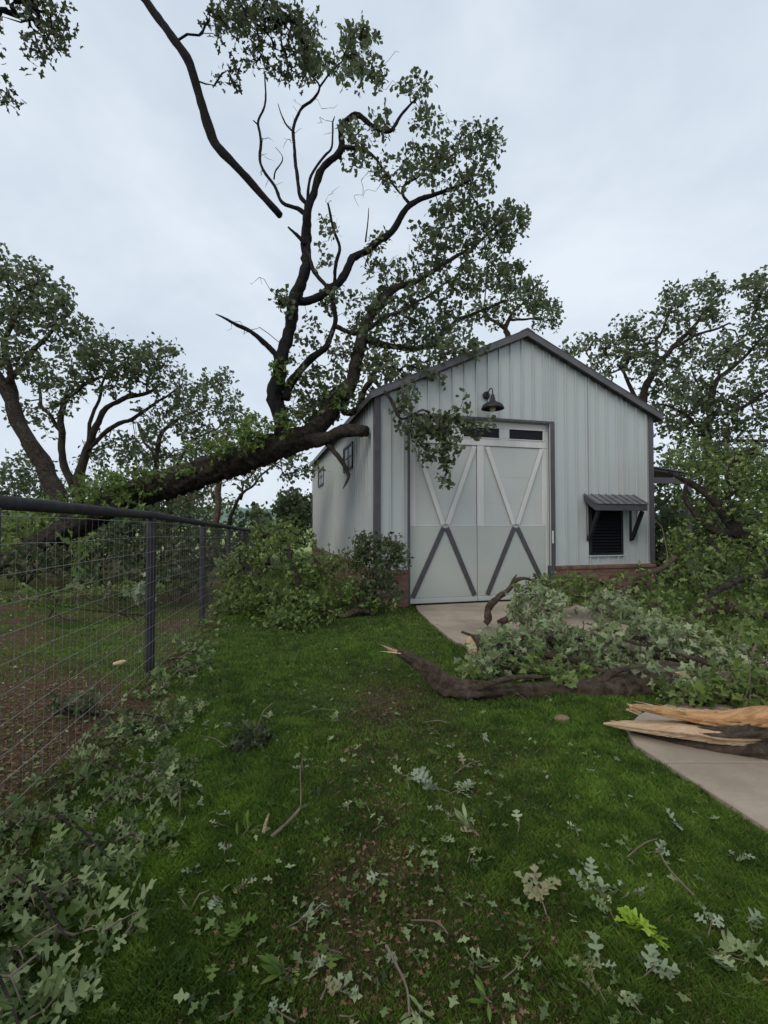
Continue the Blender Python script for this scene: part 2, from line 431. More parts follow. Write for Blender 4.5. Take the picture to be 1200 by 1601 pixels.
# ------------------------------------------------------------------ ground
def fence_x(y): return -2.40 - 0.17 * (np.asarray(y, float) - 4.89)
def vnoise(x, y, s, seed):
    r = np.random.default_rng(seed)
    o = np.zeros_like(np.asarray(x, float))
    for i in range(9):
        a = r.uniform(0, 2 * PI); f = s * r.uniform(0.6, 2.6); ph = r.uniform(0, 6.28)
        o = o + np.sin(f * (x * math.cos(a) + y * math.sin(a)) + ph + 1.3 * np.sin(f * 0.7 * (y * math.cos(a) - x * math.sin(a)) + ph * 2)) / (0.6 + f / s)
    return 0.5 + 0.16 * o
def bare_amount(x, y):
    """0 lush grass .. 1 bare dirt and litter"""
    x = np.asarray(x, float); y = np.asarray(y, float)
    n = vnoise(x, y, 2.2, 11); n2 = vnoise(x, y, 5.5, 5)
    left = smooth(0.1, -0.5, x - fence_x(y))              # beyond the fence
    b = 0.10 + 0.55 * (n - 0.45) + 0.35 * (n2 - 0.5)
    # worn, littered middle of the lawn
    c = np.exp(-(((x - 0.05) / 0.75) ** 2)) * smooth(5.6, 3.6, y)
    b = b + 0.25 * c + 0.10 * smooth(2.6, 1.5, y)
    c2 = np.exp(-(((x + 0.05) / 0.45) ** 2 + ((y - 3.9) / 0.9) ** 2)); b = b + 0.30 * c2; c3 = np.exp(-(((x - 0.55) / 0.5) ** 2 + ((y - 2.0) / 0.7) ** 2)); b = b + 0.14 * c3
    # lush band by the fence and by the path
    b = b - 0.38 * np.exp(-(((x + 0.95 + 0.10 * (y - 3)) / 0.42) ** 2)) * smooth(1.8, 2.6, y)
    b = b - 0.25 * smooth(0.7, 0.1, path_left(y) - x)
    b = b - 0.3 * smooth(4.9, 6.0, y)
    dl = 0.85 * smooth(5.4, 3.4, y) + 0.48 + 0.7 * (n - 0.5)
    b = b * (1 - left) + dl * left
    b = b + 0.7 * (1 - np.clip(np.abs((x - fence_x(y) - .12) / 0.55), 0, 1))
    return np.clip(b, 0, 1)

def axis(lo, hi, fine_lo, fine_hi, step, g=1.12):
    a = list(np.arange(fine_lo, fine_hi + 1e-6, step))
    d = step
    while a[-1] < hi: d *= g; a.append(a[-1] + d)
    d = step
    while a[0] > lo: d *= g; a.insert(0, a[0] - d)
    return np.array(a)
gx = axis(-1500, 1500, -6, 6, 0.08); gy = axis(-60, 2200, 0.6, 11, 0.08)
GX, GY = np.meshgrid(gx, gy, indexing='xy')
GZ = ground_h(GX, GY)
V = np.stack([GX.ravel(), GY.ravel(), GZ.ravel()], 1)
nx, ny = len(gx), len(gy)
i = np.arange(ny - 1)[:, None] * nx; j = np.arange(nx - 1)[None, :]
Fq = np.stack([i + j, i + j + 1, i + nx + j + 1, i + nx + j], -1).reshape(-1, 4)
me = fast_mesh('ground', V, Fq, M['ground'], True)
at = me.attributes.new('bare', 'FLOAT', 'POINT')
at.data.foreach_set('value', bare_amount(GX, GY).ravel().astype(np.float32))
tag(link('ground', me), kind='structure')

# concrete path as slabs with joints
path = empty('concrete_path'); tag(path, kind='structure')
def front_y(x):  # y of the barn's front wall plane
    return 9.04 + 0.2645 * (x - 0.488)
yy = [-3.4, -1.2, 1.0, 3.1, 5.2, 7.3, 99]
for k in range(6):
    y0, y1 = yy[k], yy[k + 1] - 0.012
    if k < 5:
        yl = np.linspace(y0, y1, 9); lft = [(float(path_left(q)), q) for q in yl]
        rgt = [(float(path_left(q)) + 3.1, q) for q in yl]
    else:
        yl = np.linspace(y0, 8.95, 9); lft = [(float(path_left(q)), q) for q in yl] + [(0.60, front_y(0.60) - 0.06)]
        rgt = [(float(path_left(q)) + 3.1, q) for q in yl] + [(3.70, front_y(3.70) - 0.06)]
    a = lft + rgt[::-1]; n = len(a)
    b = MB(); z0, z1 = -0.12, 0.018
    b.add([(p[0], p[1], z0) for p in a] + [(p[0], p[1], z1) for p in a], [tuple(range(n, 2 * n))[::-1], tuple(range(n))] + [(q, q + n, (q + 1) % n + n, (q + 1) % n) for q in range(n)])
    b.build('slab', M['concrete'], path, bevel=0.008)

# distant hills
def hill_mesh(y, h, seed, x0=-900, x1=900):
    xs = np.linspace(x0, x1, 400)
    r = np.random.default_rng(seed)
    top = h * (0.75 + 0.18 * np.sin(xs / 140 + seed) + 0.1 * np.sin(xs / 47 + 2 * seed)) + r.normal(size=400) * h * 0.05
    v = []; 
    for d, k in ((0, 0.0), (25, 0.8), (70, 1.0), (160, 0.6), (300, 0.0)):
        v.append(np.stack([xs, np.full(400, y + d), top * k - (1 if k == 0 else 0)], 1))
    V = np.concatenate(v); i = np.arange(4)[:, None] * 400; j = np.arange(399)[None, :]
    return V, np.stack([i + j, i + j + 1, i + 400 + j + 1, i + 400 + j], -1).reshape(-1, 4)
M['hill'] = mat('wooded_hill', (0.09, 0.15, 0.11), 1.0, (0.13, 0.19, 0.15), scale=0.06, bump=0.5, bscale=0.3)
V, Fc = hill_mesh(520, 22, 3)
tag(link('hills', fast_mesh('hills', V, Fc, M['hill'], True)), kind='structure')

# ------------------------------------------------------------------ barn
BU = np.array([0.9667, 0.2557]); BO = np.array([-0.1437, 8.873])
BR = math.atan2(0.2557, 0.9667)
barn = empty('barn', (BO[0], BO[1], 0), BR)
tag(barn, 'pale grey metal barn on low brick walls with tall crossbraced double doors', 'barn')
W, D, H, HR = 6.26, 10.68, 3.98, 5.42
SL = (HR - H) / (W / 2)
BH = 0.70
def top_z(u): return H + SL * (W / 2 - abs(u - W / 2))
def UW(px, w=0.0):
    """local u on the front plane, w metres in front"""
    k = (px - 600) / F
    ox, oy = BO[0] + 0.2557 * w, BO[1] - 0.9667 * w
    return (k * oy - ox) / (BU[0] - k * BU[1])
def ZW(u, py, w=0.0):
    y = BO[1] + u * BU[1] - 0.9667 * w
    return float(P(600, py, y)[2])
DL, DR, DT = 0.655, 3.70, 3.64

# core walls
c = MB()
c.prism([(0.03, BH), (DL, BH), (DL, DT), (DR, DT), (DR, BH), (W - 0.03, BH), (W - 0.03, H), (W / 2, HR), (0.03, H)], 0.03, 0.15)
c.box((0.03, 0.15, BH), (0.15, D - 0.03, H)); c.box((W - 0.15, 0.15, BH), (W - 0.03, D - 0.03, H))
c.prism([(0.15, 0), (W - 0.15, 0), (W - 0.15, H), (W / 2, HR - 0.05), (0.15, H)], D - 0.12, D - 0.04)
c.build('wall_core', M['siding'], barn)

def panel(u0, u1, z0, axis_='front', ztop=None):
    """one ribbed siding sheet, rib on its left edge, flutes in the flat"""
    prof = [(0, 0), (0.003, 0.034), (0.020, 0.034), (0.024, 0), (0.136, 0), (0.139, 0.0015), (0.143, 0.0015), (0.146, 0), (0.2545, 0)]
    ps = [(u0 + a, o) for a, o in prof if u0 + a < u1 - 0.002]
    ps.append((u1 - 0.0015, 0))
    v = []; n = len(ps)
    if axis_ == 'front' and u0 < W / 2 < u1:
        q = []
        for k in range(n):
            q.append(ps[k])
            if k + 1 < n and ps[k][0] < W / 2 - 1e-4 and ps[k + 1][0] > W / 2 + 1e-4: q.append((W / 2, 0))
        ps = q; n = len(ps)
    for a, o in ps:
        zt = ztop if ztop is not None else (top_z(a) - 0.02 if axis_ == 'front' else H)
        for zz in (z0, zt):
            if axis_ == 'front': v.append((a, -o - 0.004, zz))
            else: v.append((-o - 0.004, a, zz))
    f = []
    for k in range(n - 1):
        q = (2 * k, 2 * k + 2, 2 * k + 3, 2 * k + 1)
        f.append(q if axis_ == 'front' else q[::-1])
    b = MB(); b.add(v, f)
    return b.build('siding_panel', M['siding'], barn)
PW = 0.2545
u = -0.0
wz0, wz1 = 0.90, 1.98
wu0, wu1 = UW(920), UW(972)
us = [k * PW for k in range(25)]
for u0 in us:
    u1 = min(u0 + PW, W)
    # split at the door and window edges
    cuts = [u0] + [e for e in (DL, DR, wu0, wu1) if u0 + 0.01 < e < u1 - 0.01] + [u1]
    for a, b_ in zip(cuts[:-1], cuts[1:]):
        mid = (a + b_) / 2
        if DL < mid < DR: panel(a, b_, DT)
        elif wu0 < mid < wu1:
            panel(a, b_, BH, ztop=wz0); panel(a, b_, wz1)
        else: panel(a, b_, BH)
for k in range(42):
    panel(k * PW, min((k + 1) * PW, D), BH, 'side')
# screws that hold the sheets
b = MB()
for u0 in us:
    for zz in (1.2, 2.3, 3.4, 4.3):
        uu = u0 + 0.06
        if zz < top_z(uu) - 0.15 and not (DL - 0.05 < uu < DR + 0.05 and zz < DT) and not (wu0 - .1 < uu < wu1 + .1 and zz < 2.3):
            b.box((uu - 0.004, -0.009, zz - 0.004), (uu + 0.004, -0.004, zz + 0.004))
sc_ = b.build('screw', M['siding'], barn); sc_['kind'] = 'stuff'

# brick wainscot
def brick_wall_front(u0, u1):
    rows = 8; rh = 0.62 / rows; bl = 0.20
    me = None
    for r in range(rows):
        u = u0 - (0.1 if r % 2 else 0)
        while u < u1:
            a = max(u, u0); e = min(u + bl - 0.01, u1)
            if e - a > 0.03:
                b = MB(); d = random.uniform(-0.004, 0.004)
                b.box((0, 0, 0), (e - a, 0.06, rh - 0.011))
                o = b.build('brick', M['brick'], barn)
                o.location = (a, -0.05 + d, r * rh + 0.004)
            u += bl
brick_wall_front(-0.045, DL - 0.05)
brick_wall_front(DR + 0.10, W + 0.045)
b = MB()
b.box((-0.035, -0.038, 0), (DL - 0.052, 0.05, 0.62)); b.box((DR + 0.102, -0.038, 0), (W + 0.035, 0.05, 0.62))
b.box((-0.035, 0.05, 0), (0.05, D, 0.62)); b.box((W - 0.05, 0.05, 0), (W + 0.035, D, 0.62)); b.box((0.05, D - 0.08, 0), (W - 0.05, D, 0.62))
b.build('mortar_bed', M['mortar'], barn)
b = MB()
for r in range(8):
    y = 0.02 - (0.1 if r % 2 else 0); rh = 0.62 / 8
    while y < D:
        a = max(y, 0.02); d = random.uniform(-0.004, 0.004)
        b.box((-0.05 + d, a, r * rh + 0.004), (0.0, min(y + 0.19, D), (r + 1) * rh - 0.007)); y += 0.2
sb = b.build('brick', M['brick'], barn); sb['kind'] = 'stuff'; sb['label'] = 'brickwork along the side wall'
# sloping rowlock sill
def sill(u0, u1):
    u = u0
    while u < u1 - 0.02:
        b = MB(); e = min(u + 0.066, u1)
        b.add([(0, -0.075, 0), (e - u - 0.008, -0.075, 0), (e - u - 0.008, 0.02, 0), (0, 0.02, 0), (0, -0.075, 0.055), (e - u - 0.008, -0.075, 0.055), (e - u - 0.008, -0.002, 0.078), (0, -0.002, 0.078)],
              [(0, 3, 2, 1), (4, 5, 6, 7), (0, 1, 5, 4), (1, 2, 6, 5), (2, 3, 7, 6), (3, 0, 4, 7)])
        o = b.build('sill_brick', M['brick'], barn); o.location = (u, random.uniform(-.003, .003), 0.622)
        u += 0.066
sill(-0.06, DL - 0.05); sill(DR + 0.10, W + 0.06)
b = MB(); y = 0.03
while y < D:
    b.box((-0.075, y, 0.622), (-0.006, min(y + 0.058, D), 0.69)); y += 0.066
sb = b.build('sill_brick', M['brick'], barn); sb['kind'] = 'stuff'

# trims
b = MB(); b.box((-0.045, -0.045, BH - 0.0), (0.075, -0.033, H + 0.02)); b.box((-0.045, -0.033, BH), (-0.033, 0.075, H + 0.02)); b.build('corner_trim', M['trim'], barn)
b = MB(); b.box((W - 0.075, -0.045, BH), (W + 0.045, -0.033, H + 0.02)); b.box((W + 0.033, -0.033, BH), (W + 0.045, 0.075, H + 0.02)); b.build('corner_trim', M['trim'], barn)
b = MB(); b.box((-0.045, D - 0.07, BH), (-0.033, D + 0.01, H + 0.02)); b.build('corner_trim', M['trim'], barn)
b = MB(); b.box((DL - 0.045, -0.042, 0.0), (DL - 0.003, 0.12, DT + 0.05)); b.build('door_trim', M['trim'], barn)
b = MB(); b.box((DR + 0.003, -0.042, 0.0), (DR + 0.095, 0.12, DT + 0.05)); b.build('door_trim', M['trim'], barn)
b = MB(); b.box((DL - 0.003, -0.040, DT + 0.005), (DR + 0.003, 0.118, DT + 0.048)); b.build('door_trim', M['trim'], barn)
b = MB(); b.box((0.08, -0.036, BH - 0.002), (DL - 0.05, -0.03, BH + 0.02)); b.build('base_trim', M['siding'], barn)
b = MB(); b.box((DR + 0.10, -0.036, BH - 0.002), (W - 0.08, -0.03, BH + 0.02)); b.build('base_trim', M['siding'], barn)

# roof: two slopes of ribbed sheets + rake trims + ridge cap
OH = 0.20; FO = 0.14
def slope_pt(u, off): return (u, top_z(u) + off)
for side in (0, 1):
    ue = -OH + 0.06 if side == 0 else W + OH
    zt = H - SL * abs(ue if side == 0 else ue - W)
    # slab
    b = MB(); b.prism([(ue, zt + 0.03), (W / 2, HR + 0.03), (W / 2, HR + 0.075), (ue, zt + 0.075)][::1 if side == 0 else -1], -FO + 0.02, D + 0.12)
    b.build('roof_panel', M['roof'], barn)
    # ribs
    b = MB(); yv = 0.1
    while yv < D:
        b.prism([(ue, zt + 0.076), (W / 2 - (0.02 if side == 0 else -0.02), HR + 0.076), (W / 2 - (0.02 if side == 0 else -0.02), HR + 0.1), (ue, zt + 0.1)], yv, yv + 0.03); yv += 0.3
    b.build('roof_rib', M['roof'], barn)['kind'] = 'stuff'
    # rake trim (stepped)
    b = MB(); b.prism([(ue, zt - 0.035), (W / 2, HR - 0.035), (W / 2, HR + 0.095), (ue, zt + 0.095)], -FO - 0.012, -FO + 0.018); b.build('rake_trim', M['roof'], barn)
    b = MB(); b.prism([(ue, zt - 0.02), (W / 2, HR - 0.02), (W / 2, HR + 0.03), (ue, zt + 0.03)], -FO + 0.02, 0.03); b.build('soffit', M['trim'], barn)
    b = MB(); b.prism([(ue, zt + 0.096), (W / 2, HR + 0.096), (W / 2, HR + 0.108), (ue, zt + 0.108)], -FO - 0.02, -FO + 0.16); b.build('rake_cap', M['roof'], barn)
    # toothed shadow under the rake, made as dark blocks on the siding
    b = MB()
    for k in range(13):
        ua = k * PW + (0 if side == 0 else W / 2 + 0.03)
        z = top_z(ua + 0.1)
        b.prism([(ua + 0.03, top_z(ua + 0.03) - 0.055), (ua + 0.2, top_z(ua + 0.2) - 0.055), (ua + 0.2, top_z(ua + 0.2) - 0.015), (ua + 0.03, top_z(ua + 0.03) - 0.015)], -0.05, -0.034)
    b.build('painted_rake_shadow', M['trim'], barn)['kind'] = 'stuff'
    # eave fascia
    b = MB(); x0, x1 = (ue - 0.02, ue + 0.0) if side == 0 else (ue, ue + 0.02)
    b.box((x0, -FO, zt - 0.05), (x1, D + 0.12, zt + 0.07)); b.build('eave_trim', M['trim'], barn)
b = MB(); b.prism([(W / 2 - 0.16, HR + 0.110 - 0.16 * SL), (W / 2, HR + 0.112), (W / 2 + 0.16, HR + 0.110 - 0.16 * SL), (W / 2 + 0.16, HR + 0.122 - 0.16 * SL), (W / 2, HR + 0.13), (W / 2 - 0.16, HR + 0.122 - 0.16 * SL)], -FO - 0.02, D + 0.1)
b.build('ridge_cap', M['roof'], barn)

# the door, set back 60 mm
dy = 0.09
b = MB(); b.box((DL, dy, 0.02), (DR, dy + 0.05, DT + 0.002)); door = b.build('barn_door', M['doorpanel'], barn)
door['label'] = 'tall pale double door with crossed braces'
def dbox(name, m, px0, py0, px1, py1, y0, y1):
    u0, u1 = UW(px0, -dy), UW(px1, -dy); um = (u0 + u1) / 2
    z1, z0 = ZW(um, py0, -dy), ZW(um, py1, -dy)
    b = MB(); b.box((u0, y0, z0), (u1, y1, z1)); return b.build(name, m, door, bevel=0.003), (u0, u1, z0, z1)
def dpt(px, py): 
    u = UW(px, -dy + 0.02); return np.array([u, 0, ZW(u, py, -dy + 0.02)])
ul, ur = DL + 0.004, DR - 0.004
zw_t, zw_b = 3.50, 3.30       # pane heights
zr_b = 3.14                   # lower edge of the white window rail
uc = (ul + ur) / 2 - 0.03
seam = UW(744.8, -dy)
zs = 1.52                     # top of the lower sheets
def part(name, m, u0, u1, z0, z1, t, base=0.0, bevel=0.003):
    b = MB(); b.box((u0, dy - base - t, z0), (u1, dy - base, z1)); return b.build(name, m, door, bevel=bevel)
# panes
panes = []
for (a, e) in ((655, 704), (724, 780), (795.5, 848.6)):
    panes.append((UW(a, -dy), UW(e, -dy)))
edges = [ul] + [x for p in panes for x in p] + [ur]
part('head_rail', M['white'], ul, ur, zw_t + 0.002, DT - 0.01, 0.02)
part('window_rail', M['white'], ul, ur, zr_b, zw_b - 0.002, 0.022)
for k in range(0, 8, 2):
    part('mullion', M['white'], edges[k], edges[k + 1], zw_b, zw_t, 0.021)
for (a, e) in panes:
    b = MB()
    for (x0, x1, z0, z1) in ((a - .025, e + .025, zw_t - .002, zw_t + .02), (a - .025, e + .025, zw_b - .02, zw_b + .002), (a - .025, a + .002, zw_b + .003, zw_t - .003), (e - .002, e + .025, zw_b + .003, zw_t - .003)):
        b.box((x0, dy - 0.034, z0), (x1, dy - 0.0225, z1))
    b.build('window_frame', M['white'], door, bevel=0.003)
    part('window_pane', M['glass'], a + .001, e - .001, zw_b + .001, zw_t - .001, 0.006)
part('side_board', M['white'], ul, ul + 0.14, zs + 0.003, zr_b - 0.003, 0.016)
part('side_board', M['white'], ur - 0.12, ur, zs + 0.003, zr_b - 0.003, 0.016)
part('center_board', M['white'], seam + 0.010, seam + 0.155, zs + 0.003, zr_b - 0.003, 0.018)
part('painted_shadow_line', M['trim'], ul + .14, ur - .12, zr_b - 0.012, zr_b - 0.004, 0.004)  # dark strip stands in for the shadow line below the window rail
part('seam', M['black'], seam - 0.004, seam + 0.004, 0.05, zr_b, 0.004)
part('lower_sheet', M['doorsheet'], ul + 0.003, seam - 0.006, 0.13, zs, 0.020)
part('lower_sheet', M['doorsheet'], seam + 0.006, ur - 0.05, 0.13, zs, 0.020)
part('sheet_edge', M['doorpanel'], ul + 0.003, seam - 0.006, zs - .006, zs + .002, 0.024)
part('sheet_edge', M['doorpanel'], seam + 0.006, ur - 0.05, zs - .006, zs + .002, 0.024)
for zc in (0.50, 0.86, 1.20, 1.42):
    part('sheet_crease', M['doorsheet'], ul + 0.005, seam - 0.01, zc - 0.003, zc + 0.003, 0.0015, 0.0202, 0)
    part('sheet_crease', M['doorsheet'], seam + 0.01, ur - 0.055, zc - 0.003, zc + 0.003, 0.0015, 0.0202, 0)
for zc in (1.98, 2.52):
    part('sheet_crease', M['doorpanel'], ul + 0.14, seam - 0.006, zc - 0.003, zc + 0.003, 0.003, 0, 0)
    part('sheet_crease', M['doorpanel'], seam + 0.156, ur - 0.12, zc - 0.003, zc + 0.003, 0.003, 0, 0)
part('bottom_rail', M['doorpanel'], ul + 0.003, seam - 0.006, 0.03, 0.125, 0.026)
part('bottom_rail', M['doorpanel'], seam + 0.006, ur - 0.02, 0.03, 0.125, 0.026)
part('lower_edge_board', M['white'], ur - 0.046, ur, 0.128, zs, 0.014)
def brace(p, q, w_, m, off):
    b = MB(); b.bar((p[0], dy - off, p[2]), (q[0], dy - off, q[2]), w_, 0.02); return b.build('brace', m, door, bevel=0.003)
apL, apR = UW(694.6, -dy), UW(804.5, -dy)
zt_ = zr_b - 0.03
for (ap, lo, hi) in ((apL, UW(650, -dy), UW(741, -dy)), (apR, UW(761, -dy), UW(846, -dy))):
    brace((lo, 0, zt_), (ap - 0.04, 0, zs + 0.03), 0.085, M['white'], 0.019)
    brace((hi, 0, zt_), (ap + 0.045, 0, zs + 0.03), 0.085, M['white'], 0.0195)
for (ap, lo, hi) in ((apL, UW(644, -dy), UW(740, -dy)), (apR, UW(760, -dy), UW(853, -dy))):
    brace((ap - 0.03, 0, zs - 0.03), (lo, 0, 0.15), 0.095, M['trim'], 0.0215)
    brace((ap + 0.035, 0, zs - 0.035), (hi, 0, 0.15), 0.095, M['trim'], 0.0221)
b = MB(); b.box((DR + 0.02, -0.06, 1.16), (DR + 0.055, -0.042, 1.42)); b.build('latch_plate', M['white'], barn, bevel=0.004)

# louvred window under its awning
b = MB(); b.box((wu0, 0.0, wz0), (wu1, 0.028, wz1)); win = b.build('louvred_window', M['louvre'], barn)
def wb(name, *bx, m=None):
    b = MB(); b.box(*bx); return b.build(name, m or M['black'], win, bevel=0.003)
wb('frame', (wu0, -0.04, wz0), (wu0 + 0.05, -0.002, wz1)); wb('frame', (wu1 - 0.05, -0.04, wz0), (wu1, -0.002, wz1))
wb('frame', (wu0 + .052, -0.04, wz0), (wu1 - 0.052, -0.002, wz0 + 0.05))
for k in range(14):
    z = wz0 + 0.07 + k * 0.066
    b = MB(); b.add([(wu0 + .053, -0.03, z), (wu1 - .053, -0.03, z), (wu1 - .053, -0.004, z + 0.045), (wu0 + .053, -0.004, z + 0.045),
                     (wu0 + .053, -0.034, z + .006), (wu1 - .053, -0.034, z + .006), (wu1 - .053, -0.008, z + 0.051), (wu0 + .053, -0.008, z + 0.051)],
                    [(0, 1, 2, 3), (7, 6, 5, 4), (0, 4, 5, 1), (1, 5, 6, 2), (2, 6, 7, 3), (3, 7, 4, 0)])
    b.build('slat', M['louvre'], win)
b = MB(); b.box((wu0 - 0.02, -0.045, wz0 - 0.03), (wu1 + 0.02, -0.006, wz0 - 0.003)); b.build('window_sill', M['siding'], barn)
au0, au1, aw = 4.49, 5.77, 0.42
za, zb = 2.19, 1.985
b = MB()
b.add([(au0, -0.03, za - .02), (au1, -0.03, za - .02), (au1, -aw, zb - .02), (au0, -aw, zb - .02), (au0, -0.03, za), (au1, -0.03, za), (au1, -aw - .02, zb - .01), (au0, -aw - .02, zb - .01)],
      [(0, 1, 2, 3), (7, 6, 5, 4), (0, 4, 5, 1), (1, 5, 6, 2), (2, 6, 7, 3), (3, 7, 4, 0)])
aw_o = b.build('awning', M['awning'], barn)
for k in range(8):
    u = au0 + 0.012 + k * (au1 - au0 - 0.045) / 7
    b = MB(); b.add([(u, -0.035, za + .002), (u + .02, -0.035, za + .002), (u + .02, -aw - .025, zb - .008), (u, -aw - .025, zb - .008),
                     (u, -0.035, za + .02), (u + .02, -0.035, za + .02), (u + .02, -aw - .025, zb + .012), (u, -aw - .025, zb + .012)],
                    [(0, 1, 2, 3), (7, 6, 5, 4), (0, 4, 5, 1), (1, 5, 6, 2), (2, 6, 7, 3), (3, 7, 4, 0)])
    b.build('awning_rib', M['awning'], aw_o)
def ab(name, v0, v1):
    b = MB(); b.box(v0, v1); return b.build(name, M['trim'], aw_o, bevel=0.004)
ab('fascia_board', (au0 + .01, -aw, zb - 0.15), (au1 - .01, -aw + 0.035, zb - 0.022))
for u in (au0 + .012, au1 - .05):
    b = MB(); b.add([(u, -0.035, za - .025), (u + .038, -0.035, za - .025), (u + .038, -aw + .037, zb - .024), (u, -aw + .037, zb - .024),
                     (u, -0.035, za - .14), (u + .038, -0.035, za - .14), (u + .038, -aw + .037, zb - .148), (u, -aw + .037, zb - .148)],
                    [(3, 2, 1, 0), (4, 5, 6, 7), (0, 1, 5, 4), (1, 2, 6, 5), (2, 3, 7, 6), (3, 0, 4, 7)])
    b.build('fascia_board', M['trim'], aw_o)
for u in (au0 + 0.075, au1 - 0.12):
    b = MB(); b.bar((u, -0.06, 1.22), (u, -aw + 0.06, zb - 0.16), 0.075, 0.06, out=(1, 0, 0)); b.build('bracket', M['black'], aw_o, bevel=0.004)
    b = MB(); b.box((u, -0.035, 1.19), (u + .06, -0.03, za - .15)); b.build('bracket', M['black'], aw_o)

# side windows on the left wall
def sidev(px):
    k = (px - 600) / F
    # X=-.1437-.2557 v ; Y=8.873+.9667 v
    return (-BO[0] + k * BO[1]) / (-0.2557 - k * 0.9667)
for (p0, p1, zlo, zhi) in ((539.5, 552.5, 2.93, 3.42), (499, 507, 2.96, 3.45)):
    v1, v0 = sidev(p0), sidev(p1)
    v0, v1 = min(v0, v1), max(v0, v1)
    b = MB(); b.box((-0.034, v0, zlo), (-0.006, v1, zhi)); wi = b.build('side_window', M['glass'], barn)
    for (a, e, z0, z1) in ((v0 - .05, v1 + .05, zhi + .002, zhi + .06), (v0 - .05, v1 + .05, zlo - .06, zlo - .002), (v0 - .05, v0 - .002, zlo, zhi), (v1 + .002, v1 + .05, zlo, zhi)):
        b = MB(); b.box((-0.055, a, z0), (-0.006, e, z1)); b.build('frame', M['black'], wi)
    vm, zm = (v0 + v1) / 2, (zlo + zhi) / 2
    b = MB(); b.box((-0.045, vm - .012, zlo), (-0.0345, vm + .012, zhi)); b.build('glazing_bar', M['black'], wi)
    b = MB(); b.box((-0.046, v0, zm - .012), (-0.035, v1, zm + .012)); b.build('glazing_bar', M['black'], wi)

# lean-to frame on the right wall, bent by the fallen tree
b = MB(); b.box((W + 0.05, 0.5, 2.52), (W + 1.75, 0.56, 2.66)); lt = b.build('lean_to_beam', M['trim'], barn)
b = MB(); b.bar((W + 0.05, 0.5, 2.90), (W + 1.75, 0.5, 2.72), 0.05, 0.06, out=(0, 1, 0)); b.build('lean_to_rafter', M['trim'], barn)
b = MB(); b.box((W + 1.55, 0.48, 0), (W + 1.65, 0.58, 2.51)); b.build('lean_to_post', M['trim'], barn)
b = MB(); b.add([(W + .05, .45, 2.93), (W + 1.8, .45, 2.75), (W + 1.8, 6, 2.75), (W + .05, 6, 2.93), (W + .05, .45, 2.96), (W + 1.8, .45, 2.78), (W + 1.8, 6, 2.78), (W + .05, 6, 2.96)],
                [(0, 1, 2, 3), (7, 6, 5, 4), (0, 4, 5, 1), (1, 5, 6, 2), (2, 6, 7, 3), (3, 7, 4, 0)]); b.build('lean_to_roof', M['roof'], barn)

# gooseneck lamp
def BW(u, w, z):
    return np.array([BO[0] + BU[0] * u + 0.2557 * w, BO[1] + BU[1] * u - 0.9667 * w, z])
lu = 2.255
lamp = empty('wall_lamp', tuple(BW(lu, 0.03, 4.13)), BR)
tag(lamp, 'dark gooseneck barn lamp with a wide metal shade above the doors', 'lamp')
b = MB(); seg = 20
v = []; f = []
for r, y in ((0.075, -0.0), (0.078, -0.02), (0.06, -0.035), (0.001, -0.038)):
    for k in range(seg):
        a = 2 * PI * k / seg; v.append((r * math.cos(a), y, r * math.sin(a)))
for i_ in range(3):
    for k in range(seg): f.append((i_ * seg + k, i_ * seg + (k + 1) % seg, (i_ + 1) * seg + (k + 1) % seg, (i_ + 1) * seg + k))
b.add(v, f); b.build('mounting_plate', M['black'], lamp, True)
t = Tubes(); pts = [(0, -0.03, 0), (0, -0.09, 0.05), (0.0, -0.17, 0.085), (0, -0.24, 0.07), (0, -0.27, 0.02), (0, -0.27, -0.06)]
t.tube(catmull(pts, 0.02), np.full(len(catmull(pts, 0.02)), 0.011), 8); t.build('arm', M['black'], lamp)
b = MB(); b.lathe([(0.02, 0.0), (0.035, -0.01), (0.037, -0.05), (0.046, -0.06), (0.05, -0.10), (0.062, -0.135), (0.10, -0.155), (0.155, -0.18), (0.195, -0.215), (0.215, -0.26), (0.222, -0.285), (0.214, -0.287), (0.205, -0.26), (0.185, -0.22), (0.14, -0.185), (0.07, -0.16), (0.03, -0.14), (0.001, -0.13)], (0, -0.27, -0.05), 32)
b.build('shade', M['black'], lamp, True)
b = MB(); b.lathe([(0.001, 0.07), (0.03, 0.07), (0.032, 0.0), (0.052, -0.02), (0.055, -0.06), (0.048, -0.10), (0.001, -0.105)], (0, -0.27, -0.265), 16); b.build('bulb', M['cream'], lamp, True)

# ------------------------------------------------------------------ fence
posts_y = [-2.67, -0.15, 2.37, 4.89, 7.41, 9.93, 12.45, 14.97]
rz_ = {-2.67: 1.68, -0.15: 1.68, 2.37: 1.665, 4.89: 1.645, 7.41: 1.57, 9.93: 1.50, 12.45: 1.42, 14.97: 1.36}
fence = empty('pipe_fence', (float(fence_x(4.89)), 4.89, 0))
tag(fence, 'dark pipe rail fence with welded wire mesh running away along the left of the lawn', 'fence')
FO_ = np.array([float(fence_x(4.89)), 4.89, 0])
def railz(y): return np.interp(y, posts_y, [rz_[k] for k in posts_y])
t = Tubes(); ys = np.arange(-2.67, 14.98, 0.15)
t.tube(np.stack([fence_x(ys), ys, railz(ys)], 1) - FO_, np.full(len(ys), 0.039), 16)
t.build('top_rail', M['pipe'], fence)
for y in posts_y:
    t = Tubes(); x = float(fence_x(y)); z1 = float(railz(y)) - 0.03; z0 = float(ground_h(x, y)) - 0.1
    zz = np.linspace(z0, z1, 8); t.tube(np.stack([np.full(8, x), np.full(8, y), zz], 1) - FO_, np.full(8, 0.046), 14)
    t.build('post', M['pipe'], fence)
WX = 0.055
